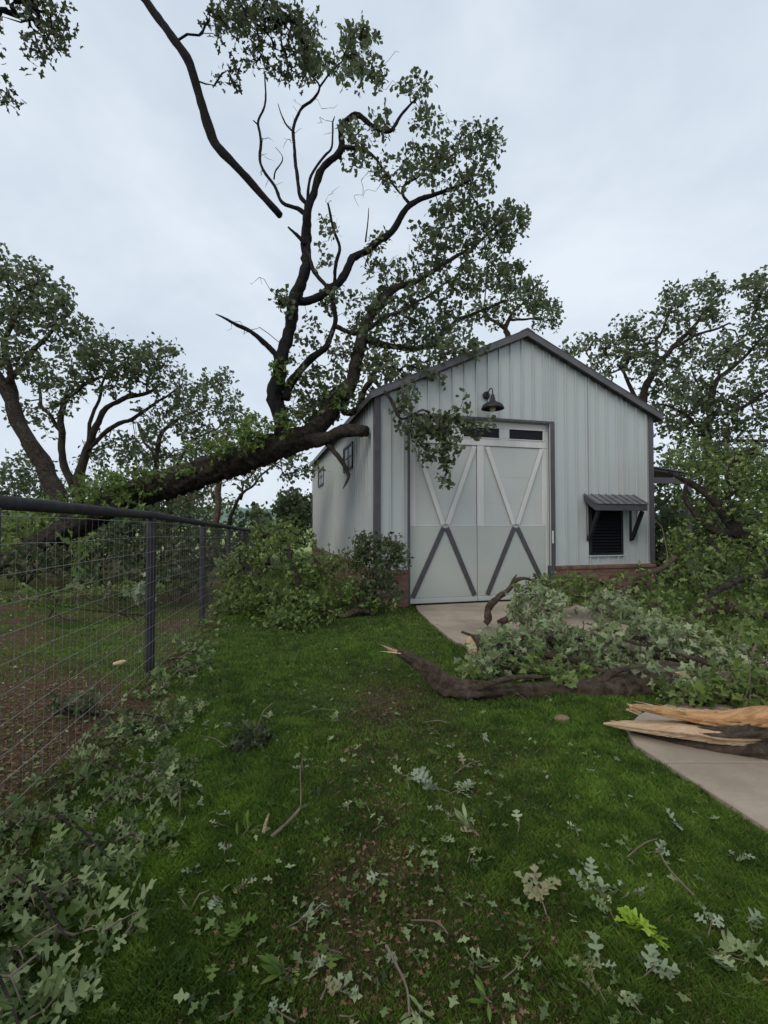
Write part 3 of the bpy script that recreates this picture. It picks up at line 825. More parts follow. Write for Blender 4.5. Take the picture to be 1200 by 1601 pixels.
for k in range(11):
    t = Tubes(); yk = np.arange(-2.67, 14.98, 0.4)
    z = railz(yk) - 0.07 - k * 0.150
    z = np.maximum(z + rng.normal(size=len(yk)) * 0.003, ground_h(fence_x(yk), yk) + 0.01)
    t.tube(np.stack([fence_x(yk) + WX + rng.normal(size=len(yk)) * 0.004, yk, z], 1) - FO_, np.full(len(yk), 0.0020), 4)
    t.build('horizontal_wire', M['wire'], fence)
t = Tubes()
for y in np.arange(-1.0, 14.9, 0.10):
    x = float(fence_x(y)) + WX; z1 = float(railz(y)) - 0.06; z0 = max(float(ground_h(x, y)), z1 - 1.53)
    t.tube(np.array([(x, y, z0), (x + 0.002, y, (z0 + z1) / 2), (x, y, z1)]) - FO_, np.full(3, 0.0008), 3, cap=False)
t.build('vertical_wire', M['wire'], fence)['kind'] = 'stuff'

# ------------------------------------------------------------------ leaves and branches
def leaf_template(kind, seed):
    r = random.Random(seed)
    if kind == 'near':
        side = [(0, .01), (.14, .02), (.22, .11), (.28, .14), (.31, .045), (.40, .05), (.46, .25), (.55, .33), (.61, .27), (.60, .075), (.71, .06), (.80, .21), (.88, .21), (.91, .09), (1.0, .05)]
    elif kind == 'mid':
        side = [(0, .01), (.32, .19), (.42, .08), (.62, .36), (.76, .13), (1.0, .08)]
    elif kind == 'long':
        side = [(0, .01), (.15, .04), (.35, .10), (.55, .12), (.75, .09), (1.0, .01)]
    else:
        side = [(0, .02), (.40, .22), (.65, .36), (1.0, .08)]
    n = len(side); v = []
    curl = r.uniform(-0.25, 0.35); fold = r.uniform(0.05, 0.42)
    for sgn in (-1, 0, 1):
        for (tt, ww) in side:
            wj = ww * r.uniform(0.85, 1.15)
            x = tt if sgn else tt * 0.99
            z = curl * (tt - 0.3) ** 2 - 0.1 * curl + abs(sgn) * ww * fold + (r.uniform(-0.03, 0.03) if kind == 'near' else 0)
            v.append((x, sgn * wj * 1.0, z - 0.05))
    f = []
    for k in range(n - 1):
        f.append((k, n + k, n + k + 1, k + 1)[::-1]); f.append((n + k, 2 * n + k, 2 * n + k + 1, n + k + 1)[::-1])
    f = [q[::-1] for q in f]
    return np.array(v), np.array(f)
TPL = {k: [leaf_template(k, s) for s in range(5)] for k in ('near', 'mid', 'far', 'long')}
# make sure faces look up
for k in TPL:
    for i_, (v, f) in enumerate(TPL[k]):
        a, b_, c_ = v[f[0][0]], v[f[0][1]], v[f[0][2]]
        if np.sum([np.cross(v[q[1]] - v[q[0]], v[q[2]] - v[q[0]])[2] for q in f]) < 0:
            TPL[k][i_] = (v, f[:, ::-1])

class Leaves:
    def __init__(s): s.p = []; s.d = []; s.n = []; s.s = []
    def add(s, p, d, n, sz): s.p.append(p); s.d.append(d); s.n.append(n); s.s.append(sz)
    def cluster(s, p, d, m, size, up=0.5, spread=0.9, rr=0.05):
        for _ in range(m):
            q = rng.normal(size=3); q /= np.linalg.norm(q)
            dd = d * 0.6 + q * spread; dd[2] -= 0.12
            dd /= np.linalg.norm(dd)
            nn = rng.normal(size=3) * 0.6 + np.array([0, 0, up])
            s.add(p + rng.normal(size=3) * rr, dd, nn, size * random.uniform(0.65, 1.25))
    def frames(s):
        p = np.array(s.p); d = np.array(s.d); n = np.array(s.n); sz = np.array(s.s)
        d /= np.linalg.norm(d, axis=1)[:, None] + 1e-9
        n = n - d * np.sum(n * d, 1)[:, None]; n /= np.linalg.norm(n, axis=1)[:, None] + 1e-9
        y = np.cross(n, d)
        return p, d, y, n, sz
    def mesh(s, name, m, kind, parent=None, origin=(0, 0, 0), sel=None):
        if not s.p: return None
        p, d, y, n, sz = s.frames()
        if sel is not None: p, d, y, n, sz = p[sel], d[sel], y[sel], n[sel], sz[sel]
        if len(p) == 0: return None
        Vs = []; Fs = []; base = 0
        tp = TPL[kind]; which = rng.integers(0, len(tp), len(p))
        for k, (v, f) in enumerate(tp):
            q = np.where(which == k)[0]
            if len(q) == 0: continue
            X = p[q][:, None, :] + sz[q][:, None, None] * (v[None, :, 0:1] * d[q][:, None, :] + v[None, :, 1:2] * y[q][:, None, :] + v[None, :, 2:3] * n[q][:, None, :])
            Vs.append(X.reshape(-1, 3)); nv = len(v)
            Fs.append((f[None, :, :] + (np.arange(len(q)) * nv)[:, None, None] + base).reshape(-1, 4)); base += len(q) * nv
        me = fast_mesh(name, np.concatenate(Vs) - np.array(origin), np.concatenate(Fs), m, True)
        return link(name, me, parent)
    def objects(s, m, kind, parent, origin, limit):
        """the leaves that show largest as objects of their own, the rest joined"""
        p, d, y, n, sz = s.frames()
        dist = np.linalg.norm(p - np.array([0, 0, CAMZ]), axis=1)
        # leaves on top of the heap are the ones in view
        order = np.argsort(dist - 0.8 * p[:, 2]); own = order[:limit]; rest = order[limit:]
        key = (m.name, kind)
        if key not in LEAFMESH:
            LEAFMESH[key] = [fast_mesh('leaf', v, f, m, True) for v, f in TPL[kind]]
        for q in own:
            o = bpy.data.objects.new('leaf', random.choice(LEAFMESH[key]))
            COL.objects.link(o); o.parent = parent
            mt = Matrix.Identity(4)
            for r_ in range(3):
                mt[r_][0] = d[q][r_] * sz[q]; mt[r_][1] = y[q][r_] * sz[q]; mt[r_][2] = n[q][r_] * sz[q]; mt[r_][3] = p[q][r_] - origin[r_]
            o.matrix_basis = mt
        if len(rest):
            o = s.mesh('foliage', m, kind, parent, origin, rest); o['kind'] = 'stuff'
LEAFMESH = {}

def w4(pts):
    """[(px,py,Y,r)] -> world (x,y,z,r)"""
    return [(*P(a, b, c), r) for a, b, c, r in pts]

class Plant:
    def __init__(s, name, label, cat, base, bark, leaf, kind='mid', group=None):
        s.root = empty(name, tuple(base)); tag(s.root, label, cat, group)
        s.o = np.array(base, float); s.bark = bark; s.leafm = leaf; s.kind = kind
        s.N = []; s.par = []; s.R = []; s.tw = []; s.L = Leaves(); s.extra = []
    def limb(s, pts, name='limb', step=0.12, k=10, rough=0.17, mat_=None, wob=0.0, nodes=True):
        c = catmull(pts, step)
        if wob:
            e = np.sin(np.linspace(0, PI, len(c)))[:, None]
            ph = rng.uniform(0, 6.28, 6); L = np.arange(len(c)) * step
            wv = np.stack([np.sin(L * 3.1 + ph[0]) + .6 * np.sin(L * 7.3 + ph[1]), np.sin(L * 2.7 + ph[2]) + .6 * np.sin(L * 6.1 + ph[3]), np.sin(L * 3.5 + ph[4]) + .6 * np.sin(L * 8.1 + ph[5])], 1)
            c[:, :3] += wv * wob * e
        t = Tubes(); t.tube(c[:, :3] - s.o, c[:, 3], k, rough); o = t.build(name, mat_ or s.bark, s.root)
        if nodes:
            for q in c[::2]: s.N.append(q[:3]); s.par.append(-1); s.R.append(q[3])
        return o
    def grow(s, pts, jitter=0.10, seg=0.16, leafsize=0.12, nleaf=(5, 9), bow=0.12, along=0.5, up=0.5, bare=0.0, rmin=0.0035, leaves=None, rr=0.05):
        """connect each target point to the nearest twig and hang leaves on it"""
        L = leaves or s.L
        pts = np.asarray(pts, float)
        if len(pts) == 0: return
        N = np.array(s.N)
        d0 = np.min(np.linalg.norm(pts[:, None, :] - N[None, :, :], axis=2), axis=1)
        order = np.argsort(d0)
        NN = np.zeros((len(N) + len(pts) * 40, 3)); NN[:len(N)] = N; cnt = len(N)
        par = list(s.par); R = list(s.R)
        chains = []
        for q in order:
            p = pts[q]
            dd = np.linalg.norm(NN[:cnt] - p, axis=1)
            k = int(np.argmin(dd)); dist = dd[k]
            n = max(2, min(int(dist / seg) + 1, 30))
            a = NN[k].copy(); t = np.linspace(0, 1, n + 1)[1:, None]
            env = np.sin(t * PI * 0.9)
            w_ = rng.normal(size=3) * jitter * min(dist, 1.2)
            w2 = rng.normal(size=3) * jitter * 0.6 * min(dist, 1.0)
            c = a * (1 - t) + p * t + env * w_ + np.sin(t * 2 * PI) * w2 + rng.normal(size=(n, 3)) * 0.012
            c[:, 2] += (env[:, 0]) * bow * min(dist, 1.0)
            ids = [k]
            for e in c:
                NN[cnt] = e; par.append(ids[-1]); R.append(None); ids.append(cnt); cnt += 1
            chains.append(ids)
            dr = c[-1] - (c[-2] if n > 1 else a); dr /= np.linalg.norm(dr) + 1e-9
            if random.random() >= bare:
                L.cluster(c[-1], dr, random.randint(*nleaf), leafsize, up=up, rr=rr)
                for e in c[max(0, n // 2):-1]:
                    if random.random() < along: L.cluster(e, dr, random.randint(2, 4), leafsize, up=up, rr=rr)
        # thickness by what hangs on it
        cn = np.ones(cnt)
        for i_ in range(cnt - 1, -1, -1):
            if par[i_] >= 0 and R[i_] is None: cn[par[i_]] += cn[i_] * 0.25 if False else 0
        load = np.zeros(cnt)
        for ids in chains: load[ids[-1]] += 1
        for i_ in range(cnt - 1, -1, -1):
            if par[i_] >= 0: load[par[i_]] += load[i_]
        T = Tubes()
        for ids in chains:
            c = NN[ids]; r = np.array([min(rmin * (1 + load[j_]) ** 0.52, 0.09) for j_ in ids])
            r[0] = min(r[1], (R[ids[0]] if R[ids[0]] is not None else 9)); r[-1] = rmin * 0.7
            T.tube(c - s.o, r, 4 if r[0] < 0.02 else 6, 0, cap=False)
        s.tw.append(T)
        s.N = [NN[j_].copy() for j_ in range(cnt)]; s.par = par; s.R = [x if x is not None else rmin * (1 + load[j_]) ** 0.52 for j_, x in enumerate(R)]
    def finish(s, limit=0, twig=None):
        for T in s.tw:
            o = T.build('twigs', twig or s.bark, s.root); o['kind'] = 'stuff'
        if s.L.p:
            if limit: s.L.objects(s.leafm, s.kind, s.root, s.o, limit)
            else:
                o = s.L.mesh('foliage', s.leafm, s.kind, s.root, s.o); o['kind'] = 'stuff'
        for L, m, kd in s.extra:
            o = L.mesh('foliage', m, kd, s.root, s.o)
            if o: o['kind'] = 'stuff'
        return s.root

def blobs(bl, maxr=0.95):
    """(px,py,rx,ry,Y,dY,n) -> random points in ellipsoids"""
    out = []
    for (px, py, rx, ry, Y, dY, n) in bl:
        q = rng.normal(size=(n, 3)); q /= np.linalg.norm(q, axis=1)[:, None]; q *= rng.uniform(0.15, 1, n)[:, None] ** 0.5
        for a in q:
            out.append(P(px + a[0] * rx, py + a[1] * ry, Y + a[2] * dY))
    return np.array(out)

def shards(mb, c, d, r, n, L, w=0.02, spread=0.12):
    d = np.array(d, float); d /= np.linalg.norm(d)
    a = np.cross(d, [0, 0, 1.0]); a /= np.linalg.norm(a) + 1e-9; b_ = np.cross(a, d)
    for _ in range(n):
        an = random.uniform(0, 2 * PI); rr = r * math.sqrt(random.random()) * 0.85
        p = np.array(c) + a * math.cos(an) * rr + b_ * math.sin(an) * rr
        dd = d + rng.normal(size=3) * spread; dd /= np.linalg.norm(dd); l = L * random.uniform(0.35, 1.0) * (1.1 - 0.5 * rr / r)
        u1 = np.cross(dd, rng.normal(size=3)); u1 /= np.linalg.norm(u1); u2 = np.cross(dd, u1)
        ww = w * random.uniform(0.6, 1.5); w2 = ww * random.uniform(0.3, 0.6)
        v = [p - dd * 0.05 + u1 * ww, p - dd * 0.05 + u2 * w2, p - dd * 0.05 - u1 * ww, p - dd * 0.05 - u2 * w2,
             p + dd * l * 0.6 + u1 * ww * .7, p + dd * l * 0.6 + u2 * w2 * .7, p + dd * l * 0.6 - u1 * ww * .5, p + dd * l * 0.6 - u2 * w2 * .6, p + dd * l]
        mb.add(v, [(0, 1, 5, 4), (1, 2, 6, 5), (2, 3, 7, 6), (3, 0, 4, 7), (4, 5, 8), (5, 6, 8), (6, 7, 8), (7, 4, 8), (3, 2, 1, 0)])

# ---- the oak that fell on the barn
T1 = Plant('fallen_oak', 'big fallen oak leaning on the barn roof, its thick trunk rising from the left', 'tree', P(0, 925, 11.2) * [1, 1, 0], M['bark'], M['leaf_tree'], 'far')
T1.limb(w4([(-140, 950, 11.6, .16), (-60, 915, 11.5, .2), (0, 884, 11.3, .21), (100, 832, 10.9, .25), (200, 776, 10.6, .29), (300, 745, 10.3, .30), (390, 712, 10.1, .29), (455, 692, 10.0, .26), (490, 680, 9.95, .22)]), 'trunk', 0.05, 32, 0.19, M['bark'])
T1.limb(w4([(478, 684, 9.95, .20), (505, 658, 9.95, .19), (525, 622, 10.0, .17), (548, 592, 10.05, .15), (562, 560, 10.1, .13), (568, 520, 10.2, .12), (582, 480, 10.3, .10), (612, 455, 10.4, .08), (650, 440, 10.6, .06)]), step=.1, k=14, wob=.04)
T1.limb(w4([(470, 690, 9.95, .16), (505, 686, 9.7, .135), (540, 674, 9.45, .125), (573, 674, 9.2, .11)]), step=.06, k=14)
T1.limb(w4([(508, 690, 9.7, .07), (522, 704, 9.6, .055), (534, 722, 9.5, .045), (543, 740, 9.45, .042), (541, 752, 9.4, .025), (536, 764, 9.35, .008)]), step=.05, k=8, wob=.028, nodes=False)
T1.limb(w4([(541, 735, 9.45, .03), (548, 742, 9.4, .01)]), k=6, nodes=False, step=.03)
# upright limb
T1.limb(w4([(447, 695, 9.95, .16), (440, 655, 9.95, .15), (428, 612, 9.95, .16), (436, 585, 9.95, .14), (442, 555, 9.95, .125), (454, 512, 9.95, .12), (455, 478, 9.95, .13), (472, 440, 9.95, .11), (482, 405, 9.95, .10), (477, 370, 9.95, .105), (478, 335, 9.9, .085), (490, 300, 9.9, .075), (506, 268, 9.9, .07), (533, 229, 9.9, .065), (532, 195, 9.9, .055), (554, 178, 9.9, .055), (572, 190, 9.9, .05), (585, 200, 9.9, .045), (610, 206, 9.9, .035), (626, 180, 9.9, .028), (650, 154, 9.9, .015)]), step=.09, k=12, rough=.22, wob=.028, mat_=M['barkdark'])
T1.limb(w4([(435, 575, 9.95, .07), (428, 548, 9.85, .055), (410, 530, 9.8, .05), (380, 516, 9.7, .04), (355, 501, 9.6, .026), (337, 491, 9.55, .01)]), step=.07, wob=.032, nodes=False, mat_=M['barkdark'])
T1.limb(w4([(437, 473, 9.8, .07), (455, 470, 9.95, .095), (491, 467, 10, .085), (529, 441, 10.05, .085), (554, 402, 10.1, .08), (583, 383, 10.1, .075), (617, 354, 10.2, .07), (642, 321, 10.2, .06), (671, 306, 10.3, .05), (700, 296, 10.3, .04), (740, 280, 10.4, .02)]), step=.09, wob=.04, mat_=M['barkdark'])
T1.limb(w4([(478, 336, 9.9, .05), (465, 327, 9.9, .045), (440, 316, 9.85, .035), (427, 287, 9.8, .032), (410, 258, 9.75, .03), (408, 217, 9.7, .026), (404, 192, 9.7, .024), (412, 160, 9.7, .02), (415, 137, 9.7, .018), (412, 108, 9.7, .008)]), step=.08, k=8, wob=.028, mat_=M['barkdark'])
T1.limb(w4([(404, 196, 9.7, .02), (395, 188, 9.7, .008)]), k=6, step=.04, nodes=False, mat_=M['barkdark'])
T1.limb(w4([(428, 280, 9.8, .02), (430, 268, 9.8, .017), (441, 252, 9.75, .013), (440, 242, 9.7, .008), (430, 230, 9.7, .005)]), k=6, step=.05, nodes=False, mat_=M['barkdark'])
T1.limb(w4([(484, 322, 9.9, .05), (467, 304, 9.9, .04), (463, 258, 9.9, .036), (460, 208, 9.9, .034), (467, 173, 9.9, .03), (487, 158, 9.9, .027), (499, 135, 9.9, .022), (483, 115, 9.9, .015), (470, 95, 9.9, .008)]), step=.08, k=8, wob=.028, mat_=M['barkdark'])
T1.limb(w4([(499, 137, 9.9, .02), (515, 115, 9.9, .018), (535, 95, 9.9, .014), (555, 70, 9.9, .008)]), step=.08, k=8, wob=.01, mat_=M['barkdark'])
T1.limb(w4([(460, 208, 9.9, .022), (448, 196, 9.85, .017), (440, 180, 9.8, .013), (434, 162, 9.8, .006)]), step=.05, k=6, nodes=False, mat_=M['barkdark'])
T1.limb(w4([(480, 320, 9.9, .03), (485, 280, 9.8, .028), (505, 245, 9.8, .024), (518, 228, 9.8, .02), (520, 190, 9.8, .015), (523, 182, 9.8, .008)]), step=.08, k=8, wob=.01, mat_=M['barkdark'])
T1.limb(w4([(533, 229, 9.9, .04), (575, 238, 10, .035), (600, 271, 10.1, .028), (625, 302, 10.2, .02)]), step=.08, k=8, wob=.032)
T1.limb(w4([(477, 383, 9.9, .05), (466, 370, 9.85, .035), (450, 355, 9.8, .02)]), step=.05, k=8, nodes=False, mat_=M['barkdark'])
T1.limb(w4([(480, 395, 9.9, .05), (492, 425, 9.95, .045), (508, 450, 10, .04), (520, 470, 10, .03)]), step=.07, k=8, wob=.028)
T1.limb(w4([(512, 318, 10, .02), (522, 360, 10, .03), (532, 390, 10, .035), (521, 432, 10, .04), (520, 470, 10, .045), (524, 505, 10, .05), (510, 543, 10, .06), (478, 568, 10, .075), (455, 596, 9.98, .09), (446, 625, 9.96, .10)]), step=.08, k=10, wob=.028, mat_=M['barkdark'])
T1.limb(w4([(524, 510, 10, .05), (555, 520, 10.1, .045), (600, 500, 10.2, .04), (640, 480, 10.3, .03), (700, 440, 10.6, .02)]), step=.09, wob=.04)
T1.limb(w4([(552, 592, 10.05, .09), (535, 640, 10.0, .08), (556, 640, 9.9, .07), (572, 612, 9.6, .06), (583, 592, 9.2, .045), (600, 612, 8.75, .038), (612, 632, 8.55, .032), (628, 655, 8.45, .024), (660, 640, 8.4, .014)]), step=.06, k=8, wob=.028)
T1.limb(w4([(650, 440, 10.6, .05), (700, 410, 10.9, .045), (745, 380, 11.2, .035), (780, 350, 11.4, .025)]), step=.1, wob=.03)
T1.limb(w4([(568, 530, 10.2, .08), (610, 540, 10.7, .07), (660, 545, 11.4, .06), (720, 500, 12.2, .045), (790, 470, 13, .03)]), step=.1, wob=.03)
T1.limb(w4([(642, 321, 10.2, .035), (630, 300, 10.2, .03), (645, 280, 10.2, .025), (690, 250, 10.3, .02), (735, 225, 10.3, .01)]), step=.1, wob=.04)
# broken stubs standing up on the limb at right
T1.limb(w4([(571, 378, 10.1, .02), (575, 345, 10.1, .014), (576, 325, 10.1, .006)]), k=6, step=.06, nodes=False)
crown = blobs([
    (560, 70, 30, 40, 9.9, .5, 34), (590, 120, 10, 32, 9.9, .3, 10), (545, 115, 30, 30, 9.9, .5, 20), (505, 105, 20, 25, 9.9, .4, 10), (480, 90, 24, 40, 9.9, .5, 16),
    (650, 145, 26, 38, 9.9, .4, 13), (665, 190, 22, 35, 9.9, .4, 11), (600, 190, 30, 25, 9.9, .5, 8),
    (560, 235, 35, 40, 9.9, .6, 16), (545, 200, 12, 20, 9.8, .3, 7), (610, 260, 40, 40, 10, .7, 18), (655, 260, 32, 38, 10.2, .7, 20),
    (700, 240, 34, 36, 10.3, .7, 24), (750, 225, 36, 34, 10.4, .6, 34), (745, 280, 34, 30, 10.5, .7, 28), (705, 310, 36, 32, 10.5, .8, 26),
    (690, 370, 44, 40, 10.8, 1.0, 40), (755, 360, 48, 46, 11.3, 1.1, 64), (800, 350, 30, 42, 11.4, .8, 36), (745, 430, 60, 46, 11.4, 1.2, 66),
    (660, 440, 50, 46, 10.8, 1.0, 44), (600, 400, 34, 40, 10.3, .8, 22), (610, 480, 44, 44, 10.5, .9, 40), (690, 500, 50, 44, 11.4, 1.0, 46),
    (570, 500, 32, 40, 10.2, .8, 26), (800, 430, 30, 30, 12, .8, 24), (640, 530, 46, 34, 10.8, .8, 40), (585, 560, 36, 34, 10.1, .7, 28), (530, 540, 36, 40, 10, .7, 20),
    (480, 520, 26, 40, 10.1, .6, 8), (530, 470, 28, 26, 10.1, .6, 10), (500, 600, 44, 34, 10.3, .7, 34), (470, 640, 34, 26, 10, .5, 22), (460, 590, 22, 40, 10.2, .5, 14),
    (505, 640, 32, 26, 10.2, .5, 18), (545, 620, 26, 30, 9.8, .5, 14), (720, 545, 40, 14, 9.2, .5, 24), (600, 600, 34, 28, 9.2, .6, 22), (660, 580, 40, 22, 9.5, .6, 26),
    (445, 470, 18, 14, 9.7, .3, 6), (505, 400, 22, 34, 9.95, .4, 6), (515, 350, 14, 30, 9.95, .4, 5),
])
T1.grow(crown, leafsize=0.12, nleaf=(9, 15), along=0.5, rr=.065, bare=.08)
T1.grow(blobs([(425, 250, 30, 50, 9.8, .3, 12), (460, 180, 26, 50, 9.9, .3, 14), (520, 200, 30, 40, 9.9, .3, 14), (570, 290, 40, 40, 10, .4, 14), (500, 320, 30, 40, 9.9, .3, 10), (590, 200, 40, 30, 9.9, .3, 12), (380, 515, 30, 14, 9.7, .2, 6), (640, 390, 50, 40, 10.3, .5, 14), (700, 190, 50, 30, 10.2, .4, 14), (600, 90, 40, 40, 9.9, .3, 8), (400, 440, 30, 10, 9.8, .2, 3)]), bare=1.1, rmin=.003, jitter=.16, along=0, bow=.05)
hang = blobs([(655, 665, 24, 26, 8.35, .25, 22), (690, 668, 26, 30, 8.35, .25, 24), (700, 710, 18, 20, 8.3, .2, 14), (668, 708, 20, 20, 8.3, .2, 12), (735, 668, 22, 20, 8.35, .2, 10), (625, 650, 14, 24, 8.5, .2, 8), (718, 636, 16, 20, 8.4, .2, 8), (765, 668, 10, 8, 8.4, .1, 3), (697, 750, 8, 10, 8.3, .1, 4), (640, 616, 20, 22, 8.6, .3, 14)])
T1.grow(hang, leafsize=0.11, nleaf=(6, 9), along=0.3, bow=-0.05)
fresh = Leaves()
fr_pts = blobs([(400, 668, 40, 24, 9.8, .35, 34), (370, 690, 50, 20, 9.7, .3, 26), (330, 700, 44, 18, 9.8, .3, 12), (450, 660, 26, 20, 9.6, .3, 16), (440, 580, 16, 24, 9.8, .2, 10), (160, 760, 60, 22, 10, .5, 44), (110, 790, 70, 18, 9.8, .4, 34), (215, 752, 44, 22, 10.0, .3, 24), (190, 790, 40, 16, 9.7, .3, 16), (270, 735, 40, 12, 9.8, .3, 10), (530, 620, 20, 20, 9.6, .3, 8)])
T1.grow(fr_pts, leafsize=0.12, nleaf=(6, 9), leaves=fresh, along=.4)
T1.extra.append((fresh, M['leaf_fresh'], 'mid'))
T1.finish()

# ---- the tree overhead: trunk behind the camera beyond the fence, limbs over the view
T0 = Plant('overhanging_oak', 'oak reaching in over the top left with a long bare broken limb and hanging leaves', 'tree', (-4.4, -2.2, 0), M['barkdark'], M['leaf_dark'], 'mid')
T0.limb([(-4.4, -2.2, -.1, .42), (-4.3, -2.0, 1.8, .36), (-4.0, -1.4, 3.6, .33), (-3.7, -.6, 5.2, .28)], 'trunk', .15, 18, .1, M['bark'])
T0.limb([(-3.8, -.9, 4.8, .16), (-3.7, 1.2, 7.2, .13), (-3.2, 3.2, 8.2, .09)] + w4([(195, -55, 5.6, .05), (228, 0, 5.6, .045), (262, 50, 5.5, .047), (292, 92, 5.45, .052), (312, 150, 5.4, .047), (331, 215, 5.35, .056), (348, 238, 5.3, .048), (385, 278, 5.3, .042), (415, 312, 5.3, .038), (438, 337, 5.3, .036)]), step=.1, k=12, rough=.1, wob=.01)
T0.limb([(-3.7, -.6, 5.2, .2), (-2.6, 1.8, 7.2, .13), (-1.8, 3.8, 7.9, .08), *w4([(400, -40, 5.5, .035), (440, 20, 5.6, .018)])], step=.15, wob=.03)
T0.limb([(-3.9, -.6, 5.0, .15), (-4.4, 1.8, 6.5, .1), *w4([(-60, -20, 4.8, .04), (10, 15, 4.8, .02)])], step=.15, wob=.03)
T0.grow(blobs([(390, 20, 70, 34, 5.5, .6, 60), (455, 50, 42, 40, 5.6, .5, 50), (475, 100, 24, 24, 5.6, .3, 16), (400, 85, 24, 26, 5.5, .3, 16), (345, 30, 26, 30, 5.5, .4, 16), (365, 122, 14, 16, 5.5, .2, 6), (340, 130, 8, 6, 5.5, .1, 2), (445, 110, 20, 20, 5.6, .3, 10)]), leafsize=.085, nleaf=(5, 8), along=.3, bow=-.05)
T0.grow(blobs([(60, 20, 60, 26, 4.8, .4, 30), (95, 60, 26, 22, 4.8, .3, 16), (60, 85, 16, 14, 4.8, .2, 8), (5, 140, 12, 22, 4.6, .2, 8), (-40, 60, 50, 60, 4.7, .5, 30)]), leafsize=.08, nleaf=(4, 7), along=.25, bow=-.05)
shade_canopy = np.array([[rng.uniform(-5.5, 1.5), rng.uniform(-4, 3.2), rng.uniform(6.2, 9.0)] for _ in range(330)])  # unseen leaves added over the camera to darken the foreground lawn
shade_canopy = shade_canopy[(shade_canopy[:, 2] - CAMZ) > 1.35 * np.maximum(shade_canopy[:, 1], 0) + 0.5]
T0.grow(shade_canopy, leafsize=.19, nleaf=(7, 10), along=.3)
T0.finish()

# ---- background trees
def auto_tree(name, label, base, limbs, bl, leafm, bark=None, size=.13, group=None, nleaf=(7, 12), kind='far', along=.7, thin=.64, k=8, wob=.04, jitter=.12):
    limbs = [[(a_, b_, c_, r_ * thin) for a_, b_, c_, r_ in q] for q in limbs]; size = size * 1.12
    p = Plant(name, label, 'tree', base, bark or M['bark'], leafm, kind, group)
    for i_, L in enumerate(limbs):
        p.limb(w4(L), 'trunk' if i_ == 0 else 'limb', .2, k, .1, wob=wob)
    p.grow(blobs(bl), leafsize=size, nleaf=nleaf, along=along, seg=.3, rmin=.006, jitter=jitter, rr=.1)
    p.finish(); return p
GB = 'oaks standing beyond the fence'
auto_tree('oak_tree', 'leaning thick trunked oak at the left edge beyond the fence', P(92, 900, 13) * [1, 1, 0] , [
    [(95, 880, 13, .42), (92, 790, 13, .40), (78, 748, 13, .36), (52, 702, 13, .33), (30, 660, 13, .30), (5, 605, 13, .27), (-30, 550, 13, .2)],
    [(35, 665, 13, .16), (10, 560, 13.5, .12), (20, 500, 13.8, .1), (50, 460, 14, .07)],
    [(5, 605, 13, .14), (60, 540, 13.2, .1), (100, 500, 13.4, .06)],
    [(-20, 570, 13, .15), (-60, 480, 13, .1), (-40, 420, 13, .05)]],
    [(30, 430, 50, 26, 13.5, 1.2, 46), (70, 470, 52, 34, 13.5, 1.5, 66), (10, 490, 50, 40, 13.5, 1.5, 60), (100, 520, 46, 30, 13.2, 1.2, 40), (20, 550, 50, 34, 13, 1.2, 40), (0, 410, 20, 20, 13.5, .6, 14), (-60, 470, 50, 60, 13, 1.5, 40), (60, 580, 30, 30, 13.5, 1, 18)],
    M['leaf_tree'], size=.14)
auto_tree('oak_tree', 'many stemmed spreading oak beyond the fence, left of centre', P(125, 870, 17) * [1, 1, 0], [
    [(125, 860, 17, .36), (122, 760, 17, .32), (128, 735, 17, .25), (135, 700, 17, .22), (150, 670, 17, .18), (175, 630, 17, .14), (230, 615, 17, .1), (250, 600, 17, .06)],
    [(115, 760, 17, .22), (98, 720, 17, .2), (96, 660, 17, .18), (100, 630, 17, .15), (125, 605, 17, .12), (160, 588, 17, .07)],
    [(135, 705, 17, .14), (175, 668, 17, .12), (215, 650, 17, .1), (245, 630, 17, .07), (285, 600, 16.6, .04)],
    [(132, 720, 17, .13), (145, 650, 17.3, .1), (160, 600, 17.5, .07), (180, 560, 17.6, .04)],
    [(98, 680, 17, .12), (70, 640, 17, .1), (60, 600, 17, .06)]],
    [(170, 560, 50, 30, 17, 1.6, 60), (120, 570, 40, 34, 17, 1.6, 46), (230, 570, 44, 30, 17, 1.4, 56), (275, 610, 34, 36, 16.8, 1.2, 44), (190, 600, 60, 26, 17, 1.6, 40), (90, 610, 40, 40, 17, 1.5, 34), (250, 650, 40, 24, 16.8, 1.2, 18), (150, 540, 40, 22, 17, 1, 26), (255, 545, 26, 16, 17, 1, 14), (60, 650, 50, 34, 17.5, 1.2, 30), (180, 700, 50, 26, 17.5, 1.2, 30)],
    M['leaf_tree'], size=.15)
auto_tree('oak_tree', 'smaller oak with two thin trunks behind the fallen trunk', P(245, 870, 21) * [1, 1, 0], [
    [(245, 860, 21, .26), (244, 780, 21, .24), (243, 740, 21, .2), (248, 690, 21, .16), (270, 660, 21, .11), (310, 640, 21, .06)],
    [(262, 860, 21, .2), (268, 770, 21, .17), (275, 730, 21, .13), (300, 690, 21, .09), (340, 670, 21, .05)],
    [(246, 720, 21, .12), (225, 690, 21, .09), (215, 660, 21, .06)]],
    [(330, 620, 44, 34, 21, 1.8, 66), (370, 660, 30, 26, 20, 1.5, 36), (290, 660, 36, 30, 21, 1.6, 36), (230, 680, 34, 28, 21, 1.5, 30), (320, 690, 46, 26, 21, 1.5, 30), (280, 730, 50, 30, 21, 1.5, 34), (215, 715, 50, 28, 21, 1.5, 30), (345, 590, 16, 14, 21, 1, 10)],
    M['leaf_tree'], size=.17)
